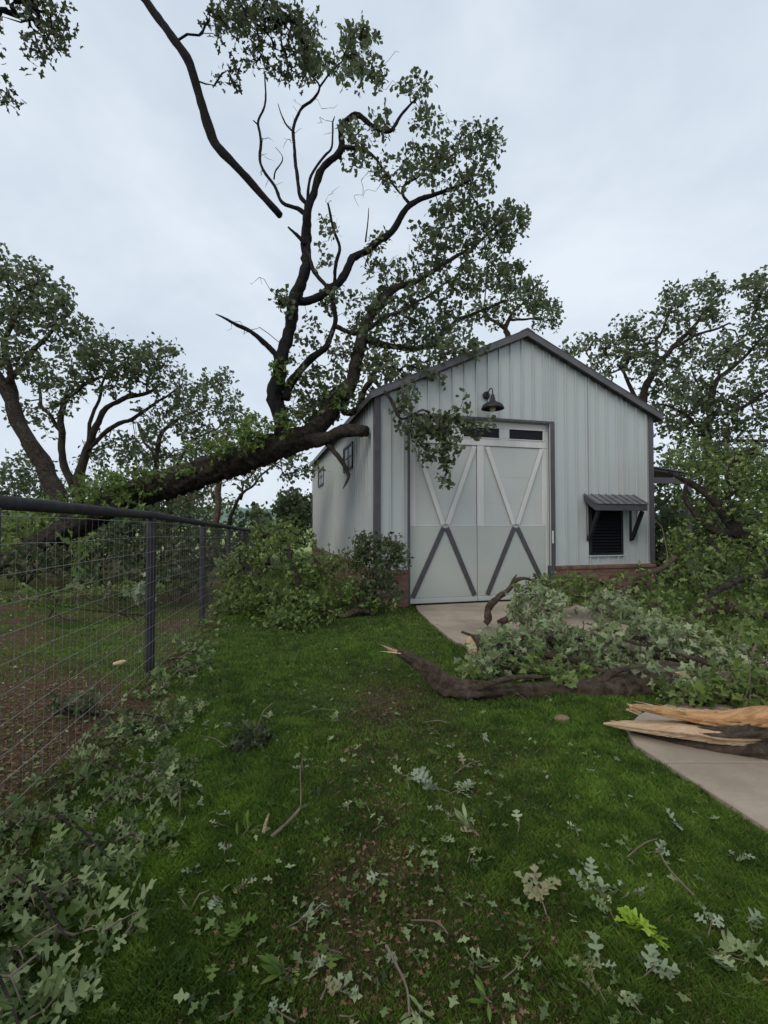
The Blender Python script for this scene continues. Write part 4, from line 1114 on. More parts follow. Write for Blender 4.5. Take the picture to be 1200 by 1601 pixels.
auto_tree('oak_tree', 'tall straight trunk snapped off low among the brush, left of the barn', P(337, 880, 13.5) * [1, 1, 0], [
    [(335, 872, 13.5, .20), (337, 838, 13.5, .18), (338, 800, 13.5, .145), (342, 760, 13.5, .13), (346, 720, 13.5, .12), (352, 680, 13.4, .09)],
    [(346, 720, 13.5, .06), (375, 690, 13.4, .05), (400, 675, 13.3, .03)]],
    [(360, 700, 40, 22, 13.4, .8, 20), (310, 690, 30, 20, 13.4, .8, 12), (300, 770, 44, 34, 14, .8, 30), (380, 745, 30, 14, 13, .6, 8)],
    M['leaf_tree'], bark=M['barkbrown'], size=.13)
auto_tree('young_oak', 'thin forked sapling leaning right between the snapped trunk and the barn', P(355, 870, 15) * [1, 1, 0], [
    [(352, 865, 15, .11), (358, 820, 15, .1), (372, 785, 15, .08), (390, 762, 15, .06), (408, 742, 15, .05), (440, 720, 15, .03)],
    [(376, 782, 15, .06), (384, 755, 15, .05), (398, 735, 15, .035), (410, 712, 15, .02)]],
    [(440, 715, 36, 22, 14.5, 1, 22), (480, 735, 22, 16, 14, .8, 12), (410, 715, 30, 20, 15, .8, 14), (455, 745, 22, 12, 14.5, .6, 8)],
    M['leaf_tree'], size=.12)
# shrubby woodland understory on the left
def shrub(name, label, px, Y, pys, rx, n, leafm, group=None, size=.16, kind='far', dY=1.2, nst=5, cat='shrub', nleaf=(8, 13)):
    base = P(px, 820, Y) * [1, 1, 0]; base[2] = float(ground_h(base[0], base[1]))
    p = Plant(name, label, cat, base, M['bark'], leafm, kind, group)
    for q in range(nst):
        tx = px + random.uniform(-.7, .7) * rx; ty = pys[0] + (pys[1] - pys[0]) * random.uniform(.1, .6)
        e = P(tx, ty, Y + random.uniform(-.6, .6) * dY)
        m_ = (base + e) / 2 + rng.normal(size=3) * .15
        p.limb([(*base, .03), (*m_, .02), (*e, .01)], 'stem', .25, 6, 0, wob=.03)
    p.grow(blobs([(px, (pys[0] + pys[1]) / 2 + 4, rx, (pys[1] - pys[0]) / 2, Y, dY, int(n * 1.35))]), leafsize=size * 1.25, nleaf=nleaf, along=.5, seg=.3, rmin=.004, rr=.15)
    p.finish(); return p
US = 'bushes in the wood beyond the fence'
for k, (px, Y, y0, y1, rx, n, lm, lb) in enumerate([
    (30, 19, 700, 850, 60, 80, 'leaf_tree', 'wide mid green bush at the left edge beneath the leaning oak'),
    (110, 22, 745, 850, 60, 60, 'leaf_dark', 'dark bush behind the many stemmed oak'),
    (190, 20, 720, 840, 60, 76, 'leaf_dark', 'dark bush showing above the lower end of the fallen trunk'),
    (60, 15, 775, 860, 60, 60, 'leaf_bush', 'low bright bush just above the near fence rail'),
    (270, 18, 745, 850, 55, 66, 'leaf_tree', 'bush beneath the middle of the fallen trunk'),
    (395, 17, 785, 870, 32, 34, 'leaf_dark', 'small dark bush at the far end of the fence'),
    (-60, 17, 680, 860, 60, 50, 'leaf_dark', 'dark bush just beyond the left edge'),
    (20, 25, 715, 850, 80, 80, 'leaf_tree', 'far bush behind the trunk of the leaning oak'),
    (150, 27, 700, 840, 80, 80, 'leaf_tree', 'far bush between the stems of the spreading oak'),
    (255, 26, 690, 840, 60, 70, 'leaf_tree', 'far bush above the middle of the fallen trunk'),
    (320, 23, 730, 850, 50, 60, 'leaf_bush', 'light green bush just left of the snapped trunk'),
    (225, 14, 795, 862, 50, 40, 'leaf_dark', 'low dark bush seen through the mesh by the near post'),
    (40, 12.5, 800, 868, 60, 40, 'leaf_bush', 'low light bush seen through the mesh at the left edge'),
    (150, 14, 790, 862, 50, 40, 'leaf_tree', 'low loose bush seen through the fence mesh')]):
    shrub('bush', lb, px, Y, (y0, y1), rx, n, M[lm], US)
shrub('round_tree', 'dark rounded tree at the far left corner of the barn', 462, 32, (762, 828), 36, 130, M['leaf_dark'], size=.26, kind='far', dY=2, cat='tree')
shrub('round_tree', 'small pale green tree in the field beyond the fence end', 405, 45, (788, 826), 16, 40, M['leaf_tree'], size=.3, kind='far', dY=2, cat='tree')
shrub('bush', 'low weeds and bush in front of the pale field beside the barn', 440, 22, (812, 842), 40, 50, M['leaf_bush'], US, size=.13, dY=1.5)

# ---- right side trees
auto_tree('oak_tree', 'tall oak crown rising behind the right eave of the barn', P(1000, 900, 17) * [1, 1, 0], [
    [(1000, 880, 17, .34), (1000, 760, 17, .3), (1002, 680, 17, .26), (1006, 625, 17, .22), (1020, 582, 17, .17), (1055, 540, 17, .13), (1085, 510, 17, .1), (1105, 480, 17, .06)],
    [(1004, 640, 17, .15), (985, 600, 17, .1), (965, 570, 17, .06)],
    [(1020, 585, 17, .1), (1030, 530, 17, .08), (1050, 480, 17, .05)],
    [(1055, 542, 17, .1), (1090, 525, 17, .08), (1140, 505, 17, .05)]],
    [(980, 540, 40, 34, 17, 1.4, 46), (1055, 465, 26, 22, 17, 1, 28), (1045, 505, 30, 24, 17, 1.2, 24), (1110, 450, 30, 18, 17, 1.2, 30), (1000, 570, 34, 30, 17, 1.4, 30), (930, 540, 36, 18, 18, 1.2, 26), (1075, 540, 36, 26, 17, 1.2, 24), (1030, 560, 34, 26, 17, 1.4, 24), (890, 548, 22, 14, 18.5, 1, 12), (1120, 485, 26, 18, 17, 1, 16), (1000, 515, 40, 26, 17, 1.2, 26), (1090, 500, 40, 34, 17, 1.2, 28), (1060, 580, 50, 36, 17, 1.4, 50), (950, 570, 30, 24, 17.5, 1.2, 20), (1130, 540, 40, 30, 17.5, 1.2, 26), (1030, 620, 40, 30, 17.5, 1.2, 36)],
    M['leaf_tree'], size=.14)
auto_tree('oak_tree', 'torn leafy oak with dark bent limbs at the right edge', P(1110, 900, 13.5) * [1, 1, 0], [
    [(1118, 890, 13.5, .32), (1112, 780, 13.5, .28), (1108, 700, 13.5, .24), (1106, 640, 13.5, .2), (1120, 600, 13.5, .16), (1160, 560, 13.5, .1), (1200, 520, 13.5, .06)],
    [(1107, 650, 13.5, .13), (1150, 640, 13.2, .11), (1190, 618, 13, .09), (1240, 600, 13, .05)],
    [(1108, 680, 13.5, .12), (1060, 640, 13.7, .08), (1030, 632, 13.8, .05)],
    [(1110, 700, 13.5, .12), (1150, 690, 13, .1), (1200, 690, 12.8, .06)],
    [(1120, 602, 13.5, .08), (1130, 560, 13.6, .06), (1165, 520, 13.6, .04), (1185, 480, 13.6, .02)],
    [(1108, 660, 13.5, .07), (1090, 600, 13.6, .05), (1080, 570, 13.6, .03)]],
    [(1185, 450, 34, 26, 13.5, 1, 34), (1180, 500, 36, 26, 13.5, 1, 26), (1140, 550, 34, 24, 13.5, 1.2, 20), (1085, 610, 40, 28, 13.7, 1.2, 36), (1120, 640, 40, 34, 13.6, 1.2, 34), (1180, 580, 40, 22, 13.2, 1, 16), (1190, 650, 40, 30, 13, 1, 24), (1060, 660, 40, 34, 13.8, 1, 34), (1100, 720, 60, 34, 13, 1, 44), (1240, 520, 40, 60, 13.5, 1, 30), (1160, 610, 40, 26, 13.3, 1, 26), (1120, 570, 24, 18, 13.6, 1, 12), (1195, 540, 30, 34, 13.5, 1, 20), (1090, 660, 50, 34, 13.6, 1, 36), (1150, 690, 50, 34, 13.4, 1, 36)],
    M['leaf_tree'], size=.13, thin=.5)
auto_tree('oak_tree', 'small oak crown showing over the barn roof ridge', P(800, 900, 23) * [1, 1, 0], [
    [(800, 880, 23, .4), (800, 600, 23, .3), (795, 530, 23, .24), (790, 512, 23, .18), (805, 485, 23, .1), (830, 465, 23, .06)],
    [(790, 515, 23, .14), (760, 490, 23, .1), (740, 470, 23, .06)],
    [(795, 500, 23, .1), (850, 500, 23, .06)]],
    [(815, 465, 40, 34, 23, 1.8, 70), (850, 490, 28, 28, 23, 1.5, 46), (760, 490, 40, 30, 23, 1.6, 40), (835, 445, 20, 14, 23, 1, 14), (705, 520, 40, 24, 23, 1.4, 24)],
    M['leaf_tree'], size=.18)
for k, (px, Y, y0, y1, rx, n, lm, lb) in enumerate([
    (1075, 19, 660, 850, 60, 90, 'leaf_dark', 'dark bush behind the lean-to'),
    (1160, 18, 690, 850, 60, 90, 'leaf_dark', 'dark bush behind the fallen crown on the right'),
    (1048, 13, 765, 905, 30, 60, 'leaf_dark', 'dark bush close beside the right wall of the barn'),
    (1120, 15, 760, 900, 60, 60, 'leaf_dark', 'low dark bush under the lean-to'),
    (1240, 17, 660, 860, 60, 60, 'leaf_dark', 'dark bush just beyond the right edge')]):
    shrub('bush', lb, px, Y, (y0, y1), rx, n, M[lm], 'bushes behind the fallen crown')

# ---- fallen crown on the right, against the lean-to
T2 = Plant('fallen_tree', 'fallen leafy crown heaped against the lean-to right of the barn', 'fallen tree', P(1180, 960, 8.5) * [1, 1, 0], M['bark'], M['leaf_bush'], 'mid')
T2.limb(w4([(1300, 930, 8, .16), (1230, 885, 8.3, .15), (1185, 856, 8.6, .13), (1151, 831, 8.8, .11), (1117, 784, 9, .09), (1085, 760, 9.2, .06), (1045, 738, 9.3, .03)]), 'trunk', .1, 12, .12, wob=.02)
T2.limb(w4([(1151, 833, 8.8, .08), (1113, 829, 8.9, .06), (1086, 802, 9, .05), (1070, 780, 9.1, .04), (1072, 755, 9.1, .025)]), step=.08, wob=.015)
T2.limb(w4([(1160, 840, 8.7, .06), (1135, 760, 8.9, .05), (1150, 715, 9, .04), (1180, 700, 9, .03)]), step=.08, wob=.02)
T2.limb(w4([(1240, 890, 8.3, .08), (1180, 900, 8, .06), (1120, 925, 7.6, .05), (1080, 955, 7.2, .04)]), step=.08, wob=.02)
T2.grow(blobs([(1085, 715, 44, 34, 9.3, .7, 46), (1140, 740, 48, 40, 9.1, .8, 60), (1185, 720, 36, 34, 9, .7, 40), (1175, 790, 40, 46, 8.9, .8, 60), (1110, 800, 40, 40, 9.2, .6, 36), (1075, 850, 34, 40, 9, .6, 44), (1130, 870, 50, 34, 8.6, .7, 54), (1190, 860, 40, 40, 8.5, .7, 44), (1060, 775, 22, 24, 9.4, .4, 12), (1240, 800, 50, 80, 8.8, .8, 50), (1060, 900, 30, 22, 8.6, .5, 24), (1120, 915, 60, 22, 8.2, .6, 44), (1190, 920, 40, 26, 8, .6, 30)]), leafsize=.095, nleaf=(8, 12), along=.8, rr=.07, bare=.1)
T2.finish()

# ---- brush at the foot of the barn
T3 = Plant('fallen_branch', 'long heap of broken boughs before the brick wall right of the doors', 'branch', P(980, 985, 7) * [1, 1, 0], M['barkbrown'], M['leaf_bush'], 'mid')
T3.limb(w4([(985, 945, 7.6, .07), (988, 915, 7.8, .065), (1005, 900, 7.8, .055), (1030, 890, 7.8, .045), (1056, 872, 7.8, .03)]), 'bough', .06, 10, .12, wob=.012)
T3.limb(w4([(1003, 902, 7.8, .035), (1018, 925, 7.6, .03), (1030, 940, 7.5, .02)]), 'bough', .06, 8, .1)
T3.limb(w4([(1200, 960, 6.6, .07), (1120, 955, 6.8, .06), (1090, 960, 6.9, .055), (1050, 975, 6.9, .045), (1000, 975, 6.9, .03)]), 'bough', .08, 10, .12, wob=.02)
T3.grow(blobs([(895, 918, 44, 24, 7.9, .5, 56), (955, 925, 50, 28, 7.7, .5, 60), (1030, 950, 50, 26, 7.2, .6, 44), (1110, 960, 60, 30, 6.8, .6, 56), (1190, 965, 40, 30, 6.6, .6, 34), (855, 915, 28, 18, 7.9, .3, 22), (1010, 910, 26, 18, 7.8, .3, 18), (1060, 985, 60, 22, 6.2, .5, 34), (1160, 1000, 50, 22, 6, .5, 30)]), leafsize=.10, nleaf=(5, 8), along=.45, bare=.08)
T3.finish(limit=150)

T4 = Plant('fallen_branch', 'hooked brown bough standing up in front of the right hand door', 'branch', P(775, 978, 7.0) * [1, 1, 0], M['barkbrown'], M['leaf_bush'], 'mid')
T4.limb(w4([(758, 975, 6.9, .04), (764, 968, 6.9, .052), (763, 955, 6.9, .046), (768, 945, 6.9, .05), (782, 930, 6.95, .04), (795, 922, 7, .036), (806, 908, 7, .03), (822, 904, 7, .02), (840, 912, 7, .012)]), 'bough', .04, 12, .22, wob=.012)
T4.limb(w4([(798, 918, 7, .025), (803, 905, 7, .018), (808, 898, 7, .006)]), 'bough', .05, 6, .1)
T4.limb(w4([(780, 975, 6.8, .05), (805, 960, 6.7, .045), (820, 938, 6.7, .03)]), 'bough', .05, 8, .12)
T4.grow(blobs([(830, 915, 26, 16, 7, .3, 18), (850, 940, 26, 18, 6.8, .3, 16), (820, 960, 20, 14, 6.7, .2, 8)]), leafsize=.09, nleaf=(4, 7), along=.3)
T4.finish(limit=60)

# grey-green boughs (leaf undersides) over the logs
greys = [
    ('grey green leafy bough in front of the right door, over the stub log', (800, 1040, 5.3), [(840, 948, 50, 34, 6.1, .4, 50), (800, 1010, 50, 28, 5.2, .4, 44), (860, 1000, 44, 34, 5.5, .4, 44), (770, 1040, 50, 18, 4.9, .3, 30)], 'leaf_grey'),
    ('pale leafy bough in the middle of the debris heap below the louvred window', (960, 1050, 5.3), [(965, 955, 46, 34, 5.9, .4, 46), (1020, 985, 44, 28, 5.6, .4, 36), (930, 1010, 50, 34, 5.4, .4, 54), (980, 1035, 50, 24, 5.1, .4, 34)], 'leaf_grey'),
    ('leafy bough of dull green leaves lying over the far end of the log', (1080, 1060, 4.9), [(1065, 1005, 50, 28, 5.2, .4, 40), (1115, 1035, 50, 30, 4.8, .4, 42), (1060, 1070, 50, 20, 4.5, .3, 28)], 'leaf_grey'),
    ('leafy bough at the right edge just above the split trunk', (1170, 1070, 4.4), [(1160, 1070, 46, 22, 4.3, .3, 34), (1170, 1010, 46, 30, 5.0, .4, 30), (1230, 1040, 50, 40, 4.6, .4, 10), (1120, 1085, 50, 14, 4.15, .2, 30), (1060, 1088, 50, 14, 4.2, .2, 26), (1170, 1095, 40, 10, 4.0, .15, 16)], 'leaf_bush'),
    ('green leafy tips standing up left of the hooked bough, above the broken log', (860, 1070, 4.8), [(860, 1050, 70, 16, 4.8, .3, 44), (740, 1055, 26, 16, 4.8, .2, 12), (900, 1070, 60, 12, 4.5, .2, 20)], 'leaf_bush'),
]
for k, (lb, (bx, by, bY), bl, lm) in enumerate(greys):
    g0 = P(bx, by, bY); g0[2] = 0.03
    p = Plant('fallen_branch', lb, 'branch', g0, M['barkbrown'], M[lm], 'mid', 'leafy boughs heaped over the logs')
    a = g0 + [0.7, -.15, .05]; b2 = g0 + [-.5, .35, .25]
    p.limb([(*a, .035), (*(g0 + [0.1, 0, .12]), .028), (*b2, .015)], 'bough', .08, 8, .1, wob=.02)
    p.grow(blobs(bl), leafsize=.10, nleaf=(6, 9), along=.6, rr=.04)
    for q in p.L.p: q[2] = max(q[2], 0.03)
    p.finish(limit=230, twig=M['twig'])

# ---- bush heap left of barn and sapling on the corner
T5 = Plant('fallen_branch', 'big green heap of fallen oak crown on the grass between the fence and the barn', 'branch', P(450, 960, 8) * [1, 1, 0], M['bark'], M['leaf_bush'], 'mid')
T5.limb(w4([(520, 960, 7.8, .07), (470, 940, 8, .07), (420, 920, 8.2, .06), (380, 880, 8.5, .04)]), 'bough', .1, 10, .1, wob=.03)
T5.limb(w4([(470, 940, 8, .05), (460, 890, 8.2, .04), (450, 850, 8.4, .02)]), 'bough', .1, 8, .1, wob=.03)
T5.limb(w4([(420, 925, 8.2, .04), (430, 960, 7.6, .03), (440, 985, 7.2, .02)]), 'bough', .1, 8, .1, wob=.03)
T5.grow(blobs([(375, 890, 36, 36, 8.8, .6, 66), (430, 870, 44, 36, 8.8, .6, 84), (485, 900, 40, 36, 8.4, .5, 60), (400, 935, 50, 34, 8, .5, 84), (460, 945, 44, 34, 7.7, .5, 76), (440, 975, 50, 22, 7.2, .3, 60), (500, 960, 36, 20, 7.5, .3, 30), (360, 940, 24, 28, 8.4, .4, 30), (420, 835, 40, 16, 10, .6, 36), (470, 845, 30, 16, 11, .6, 30)]), leafsize=.095, nleaf=(6, 9), along=.6)
T5.finish(limit=120)
T5b = Plant('fallen_branch', 'broken dark bough lying at the foot of the brick corner', 'branch', P(540, 965, 8) * [1, 1, 0], M['barkbrown'], M['leaf_bush'], 'mid')
T5b.limb(w4([(495, 965, 7.9, .03), (515, 955, 7.9, .045), (535, 965, 7.9, .05), (560, 955, 8, .045), (600, 962, 8.2, .02)]), 'bough', .06, 8, .14, wob=.01)
T5b.grow(blobs([(540, 900, 30, 36, 8.4, .4, 40), (525, 935, 30, 20, 8, .3, 24), (510, 880, 24, 16, 8.8, .3, 18), (555, 922, 24, 28, 8.2, .3, 30), (590, 945, 30, 12, 8.1, .2, 14)]), leafsize=.09, nleaf=(5, 8), along=.4)
T5b.finish(limit=60)
T6 = Plant('sapling', 'leafy young shrub growing up against the front left corner of the barn', 'shrub', P(585, 958, 8.3) * [1, 1, 0], M['twig'], M['leaf_tree'], 'mid')
T6.limb(w4([(585, 958, 8.35, .025), (583, 905, 8.4, .02), (580, 865, 8.4, .014), (576, 835, 8.4, .008)]), 'stem', .08, 6, 0, wob=.02)
T6.limb(w4([(587, 955, 8.35, .02), (600, 900, 8.35, .015), (612, 860, 8.3, .01), (606, 832, 8.3, .006)]), 'stem', .08, 6, 0, wob=.02)
T6.limb(w4([(583, 930, 8.35, .015), (560, 890, 8.4, .012), (553, 860, 8.4, .006)]), 'stem', .08, 6, 0, wob=.02)
T6.grow(blobs([(575, 855, 24, 24, 8.4, .25, 44), (612, 860, 24, 26, 8.3, .25, 46), (560, 875, 16, 20, 8.4, .2, 12), (630, 880, 14, 12, 8.3, .15, 6), (592, 900, 30, 34, 8.3, .2, 46), (572, 930, 24, 28, 8.2, .2, 30), (605, 925, 20, 18, 8.2, .15, 10)]), leafsize=.10, nleaf=(6, 9), along=.5)
T6.finish()

# brush piles beyond the fence
def brush(lb, px, py, Y, bl, lm, limit=0, twigs=0.2, size=.1, limbs=2, group=None, kind='mid', bow=.1, name='fallen_branch', leaf_n=(6, 10), lr=.012, hang=False):
    g0 = P(px, py, Y); g0[2] = float(ground_h(g0[0], g0[1])) + .03
    p = Plant(name, lb, 'branch', g0, M['bark'], M[lm], kind, group)
    tg = blobs(bl); c = tg.mean(0)
    for q in range(limbs):
        e = tg[rng.integers(0, len(tg))]; s_ = tg[rng.integers(0, len(tg))].copy(); s_[2] = g0[2] if not hang else s_[2]
        m_ = (s_ + e) / 2 + rng.normal(size=3) * .08
        p.limb([(*s_, lr), (*m_, lr * .7), (*e, lr * .3)], 'bough', .08, 8, .1, wob=.01)
    tg[:, 2] = np.maximum(tg[:, 2], g0[2] + .01)
    p.grow(tg, leafsize=size, nleaf=leaf_n, along=.4, bare=twigs, bow=bow, rr=.03)
    for q in p.L.p: q[2] = max(q[2], ground_h(q[0], q[1]) + .02)
    p.finish(limit=limit, twig=M['twig']); return p
brush('dark tangle of brush behind the fence under the fallen trunk', 120, 900, 9.5, [(60, 880, 70, 28, 9.8, .8, 90), (160, 872, 70, 32, 9.6, .8, 100), (250, 862, 60, 36, 9.8, .8, 90), (180, 903, 90, 16, 8.8, .6, 60)], 'leaf_dark', 0, .15, .12, 8)
brush('tangle of brush beyond the second fence post', 300, 880, 10, [(300, 865, 50, 38, 10.5, .8, 110), (350, 850, 30, 28, 11.5, .8, 60), (285, 905, 40, 20, 9.2, .5, 44)], 'leaf_dark', 0, .12, .12, 5)
brush('dry leafy brush low in the grass beyond the near post', 190, 930, 7.4, [(120, 925, 60, 12, 7.6, .5, 26), (215, 920, 40, 14, 7.8, .5, 24), (40, 930, 50, 12, 7.4, .5, 20)], 'leaf_bush', 0, .3, .09, 5)
brush('small heap of twigs and leaves on the dirt beyond the fence', 140, 1100, 3.85, [(140, 1098, 40, 10, 3.85, .2, 12), (95, 1105, 30, 8, 3.8, .15, 6)], 'leaf_dark', 30, .4, .07, 3)
brush('sprig of oak leaves caught in the wire beside the near fence post', 225, 925, 5.1, [(225, 925, 10, 22, 5.05, .08, 7)], 'leaf_pale', 40, 0, .08, 1, lr=.004, hang=True)
brush('green twig hanging over the fence wire at the left', 125, 850, 4.0, [(125, 846, 18, 10, 3.95, .08, 5), (120, 880, 6, 16, 3.95, .05, 2)], 'leaf_fresh', 30, 0, .07, 1, lr=.003, hang=True)

# leafy boughs lying along the fence in the left foreground
LF = 'leafy oak boughs lying along the fence'
piles = [
    ('leafy bough in the bottom left corner of the lawn', 40, 1560, [(20, 1540, 90, 70, 1.62, .2, 22), (-60, 1480, 80, 60, 1.8, .2, 14)], 'leaf_pile', .13),
    ('pale leafed bough near the bottom left, against the wire', 130, 1440, [(200, 1420, 26, 30, 2.0, .12, 5), (85, 1430, 80, 50, 1.95, .18, 24), (0, 1395, 70, 40, 2.05, .15, 16)], 'leaf_pile', .125),
    ('leafy bough lying where the dirt beyond the fence meets the lawn', 160, 1330, [(250, 1310, 30, 40, 2.4, .15, 7), (150, 1320, 80, 48, 2.35, .22, 28), (60, 1285, 50, 34, 2.45, .15, 16)], 'leaf_pile', .12),
    ('large leafy bough spread beside the fence with a pale upright twig', 230, 1230, [(285, 1220, 24, 34, 2.95, .2, 7), (225, 1225, 60, 46, 2.9, .28, 32), (135, 1200, 40, 34, 3.0, .2, 18)], 'leaf_pile', .115),
    ('leafy bough beside the foot of the near fence post', 265, 1140, [(255, 1130, 46, 40, 3.6, .35, 32), (195, 1125, 30, 28, 3.6, .2, 14)], 'leaf_pile', .11),
    ('small leafy bough on the grass just past the near fence post', 290, 1050, [(280, 1050, 40, 36, 4.8, .45, 34), (310, 1010, 20, 20, 5.6, .4, 12)], 'leaf_pile', .1),
    ('leafy bough lying by the second fence post', 315, 990, [(318, 985, 34, 24, 6.3, .5, 30)], 'leaf_bush', .1),
]
for k, (lb, px, py, bl, lm, sz) in enumerate(piles):
    g0 = G(px, py, .02)
    bl2 = []
    p = Plant('fallen_branch', lb, 'branch', g0, M['bark'], M[lm], 'near' if k < 5 else 'mid', LF)
    tg = []
    for (a, b_, rx, ry, Y, dY, n) in bl:
        gc = G(a, b_, .08)
        rxm = rx / F * gc[1] * 1.15
        for _ in range(n):
            q = rng.normal(size=3); q /= np.linalg.norm(q); q *= random.random() ** .4
            tg.append(gc + np.array([q[0] * rxm, q[1] * dY * 1.5, abs(q[2]) * .11 - .05]))
    tg = np.array(tg)
    s_ = tg.mean(0) + [-.25, .2, 0]; e = tg.mean(0) + [.25, -.2, .06]
    p.limb([(*s_, .008), (*((s_ + e) / 2 + [0, 0, .02]), .006), (*e, .003)], 'bough', .06, 8, .1, wob=.015)
    p.grow(tg, leafsize=sz * .78, nleaf=(4, 7), along=.4, bow=.10, up=.55, rmin=.002, rr=.025, bare=.05)
    for q in p.L.p: q[2] = max(q[2], ground_h(q[0], q[1]) + .015)
    p.finish(limit=140, twig=M['twig'])

# ------------------------------------------------------------------ logs
def log(name, label, pts, base, splinter_ends=(), k=28, rough=.24, bark='barkbrown', cat='log', step=.03):
    r_ = empty(name, tuple(base)); tag(r_, label, cat)
    c = catmull(pts, step); t = Tubes(); t.tube(c[:, :3] - np.array(base), c[:, 3], k, rough); t.build('bark', M[bark], r_)
    for (cpos, d, r, n, L, w_, sp) in splinter_ends:
        b = MB(); shards(b, np.array(cpos) - np.array(base), d, r, n, L, w_, sp); b.build('splintered_wood', M['woodpale'], r_)
    return r_
lp = w4([(622, 1020, 4.75, .035), (645, 1030, 4.68, .055), (675, 1052, 4.5, .075), (700, 1074, 4.38, .095), (745, 1080, 4.36, .085), (800, 1082, 4.36, .075), (870, 1082, 4.38, .085), (930, 1084, 4.38, .12), (985, 1078, 4.45, .12), (1030, 1066, 4.55, .085), (1055, 1058, 4.6, .05)])
e0 = np.array(lp[0][:3]); e1 = np.array(lp[-1][:3])
d0 = P(588, 1007, 4.85) - e0; d1 = P(1110, 1054, 4.5) - e1
lg = log('broken_log', 'long dark oak limb on the grass with a splintered tip rising at its left end', lp, (e0[0], e0[1], 0), [
    (e0, d0, .04, 9, .26, .012, .12), (e1, d1, .045, 8, .32, .014, .06)])
for seg_ in ([(740, 1078, 4.3, .03), (800, 1060, 4.2, .02), (860, 1058, 4.2, .012)], [(930, 1075, 4.4, .04), (960, 1050, 4.4, .03), (1010, 1040, 4.4, .012)]):
    c = catmull(w4(seg_), .05); t = Tubes(); t.tube(c[:, :3] - np.array([e0[0], e0[1], 0]), c[:, 3], 8, .1); t.build('side_branch', M['barkbrown'], lg)
# stub log with a torn face
q0 = P(737, 1012, 5.45); q1 = P(790, 1008, 5.6); q2 = P(880, 1000, 6.0)
sb = log('log_stub', 'short thick log end with a pale torn face at the edge of the path', [(*q0, .13), (*q1, .135), (*q2, .12)], (q0[0], q0[1], 0), [], k=24, rough=.08)
b = MB(); n = 26; v = [(0, 0, 0)]
ax = (q1 - q0) / np.linalg.norm(q1 - q0); s1 = np.cross(ax, [0, 0, 1]); s1 /= np.linalg.norm(s1); s2 = np.cross(s1, ax)
v = [(q0 - ax * .02) - np.array([q0[0], q0[1], 0])]
for rr, off in ((.06, -.045), (.1, -.02), (.128, .004)):
    for a in range(n):
        an = 2 * PI * a / n
        v.append(q0 - ax * (off * -1 if False else -off + random.uniform(-.012, .012) + .025 * math.sin(an)) + (s1 * math.cos(an) + s2 * math.sin(an)) * rr - np.array([q0[0], q0[1], 0]))
f = [(0, 1 + a, 1 + (a + 1) % n) for a in range(n)]
for rg in (0, 1):
    for a in range(n): f.append((1 + rg * n + a, 1 + (rg + 1) * n + a, 1 + (rg + 1) * n + (a + 1) % n, 1 + rg * n + (a + 1) % n))
b.add(v, f); b.build('torn_face', M['woodpale'], sb)
b = MB(); shards(b, q0 - np.array([q0[0], q0[1], 0]) + s2 * .02, np.array([-.25, -.4, .5]), .08, 8, .12, .02, .3); b.build('splintered_wood', M['woodpale'], sb)

# split trunk at the right: bark cradle + two torn wood tongues
b0 = G(1150, 1195)
st = empty('split_trunk', (b0[0], b0[1], 0)); tag(st, 'thick oak trunk split open at the right edge, showing bright orange torn wood', 'log')
bo = np.array([b0[0], b0[1], 0])
def loft(name, pts, m, k=26, flat=0.5, ridge=.12, seed=1, up=(0, 0, 1), half=False):
    """flattened loft with ridges that run along the grain"""
    r = np.random.default_rng(seed)
    c = catmull(pts, .02); n = len(c)
    tt = np.gradient(c[:, :3], axis=0); tt /= np.linalg.norm(tt, axis=1)[:, None]
    side = np.cross(tt, np.array(up, float)); side /= np.linalg.norm(side, axis=1)[:, None]; upv = np.cross(side, tt)
    an = np.linspace(0, 2 * PI, k, endpoint=False)
    prof = 1 + ridge * r.normal(size=k)
    L = np.arange(n) * .02
    R = c[:, 3][:, None] * prof[None, :]
    for j_ in range(10):
        kk = r.integers(3, k // 2); R = R * (1 + ridge * .35 * np.sin(kk * an[None, :] + r.uniform(.5, 4) * L[:, None] + r.uniform(0, 6)))
    R = R * (1 + .02 * r.normal(size=R.shape))
    X = c[:, None, :3] + R[..., None] * (np.cos(an)[None, :, None] * side[:, None, :] + flat * np.sin(an)[None, :, None] * upv[:, None, :])
    t = Tubes(); t.V.append(X.reshape(-1, 3) - bo); t.n = n * k
    i_ = np.arange(n - 1)[:, None] * k; j_ = np.arange(k)[None, :]; j2 = (j_ + 1) % k
    t.Fq.append(np.stack([i_ + j_, i_ + j2, i_ + k + j2, i_ + k + j_], -1).reshape(-1, 4))
    return t.build(name, m, st)
loft('bark', w4([(985, 1140, 3.56, .02), (1020, 1148, 3.5, .07), (1070, 1155, 3.42, .12), (1130, 1160, 3.34, .155), (1200, 1158, 3.26, .17), (1330, 1160, 3.15, .19), (1600, 1170, 3.0, .2)]), M['barkbrown'], 36, .75, .13, 2)
loft('torn_wood', w4([(943, 1131, 3.58, .012), (975, 1133, 3.52, .06), (1020, 1137, 3.46, .09), (1070, 1141, 3.4, .115), (1115, 1147, 3.34, .12), (1160, 1150, 3.28, .11), (1200, 1148, 3.24, .06)]), M['woodpale'], 26, .30, .07, 4)
loft('torn_wood', w4([(982, 1104, 3.56, .015), (1000, 1106, 3.55, .035), (1040, 1113, 3.5, .055), (1090, 1121, 3.45, .075), (1140, 1127, 3.4, .10), (1190, 1126, 3.33, .14), (1260, 1130, 3.25, .15), (1500, 1140, 3.1, .15)]), M['wood'], 30, .55, .08, 6)
b = MB()
shards(b, P(990, 1108, 3.55) - bo, P(960, 1096, 3.6) - P(1000, 1110, 3.55), .03, 6, .08, .012, .3)
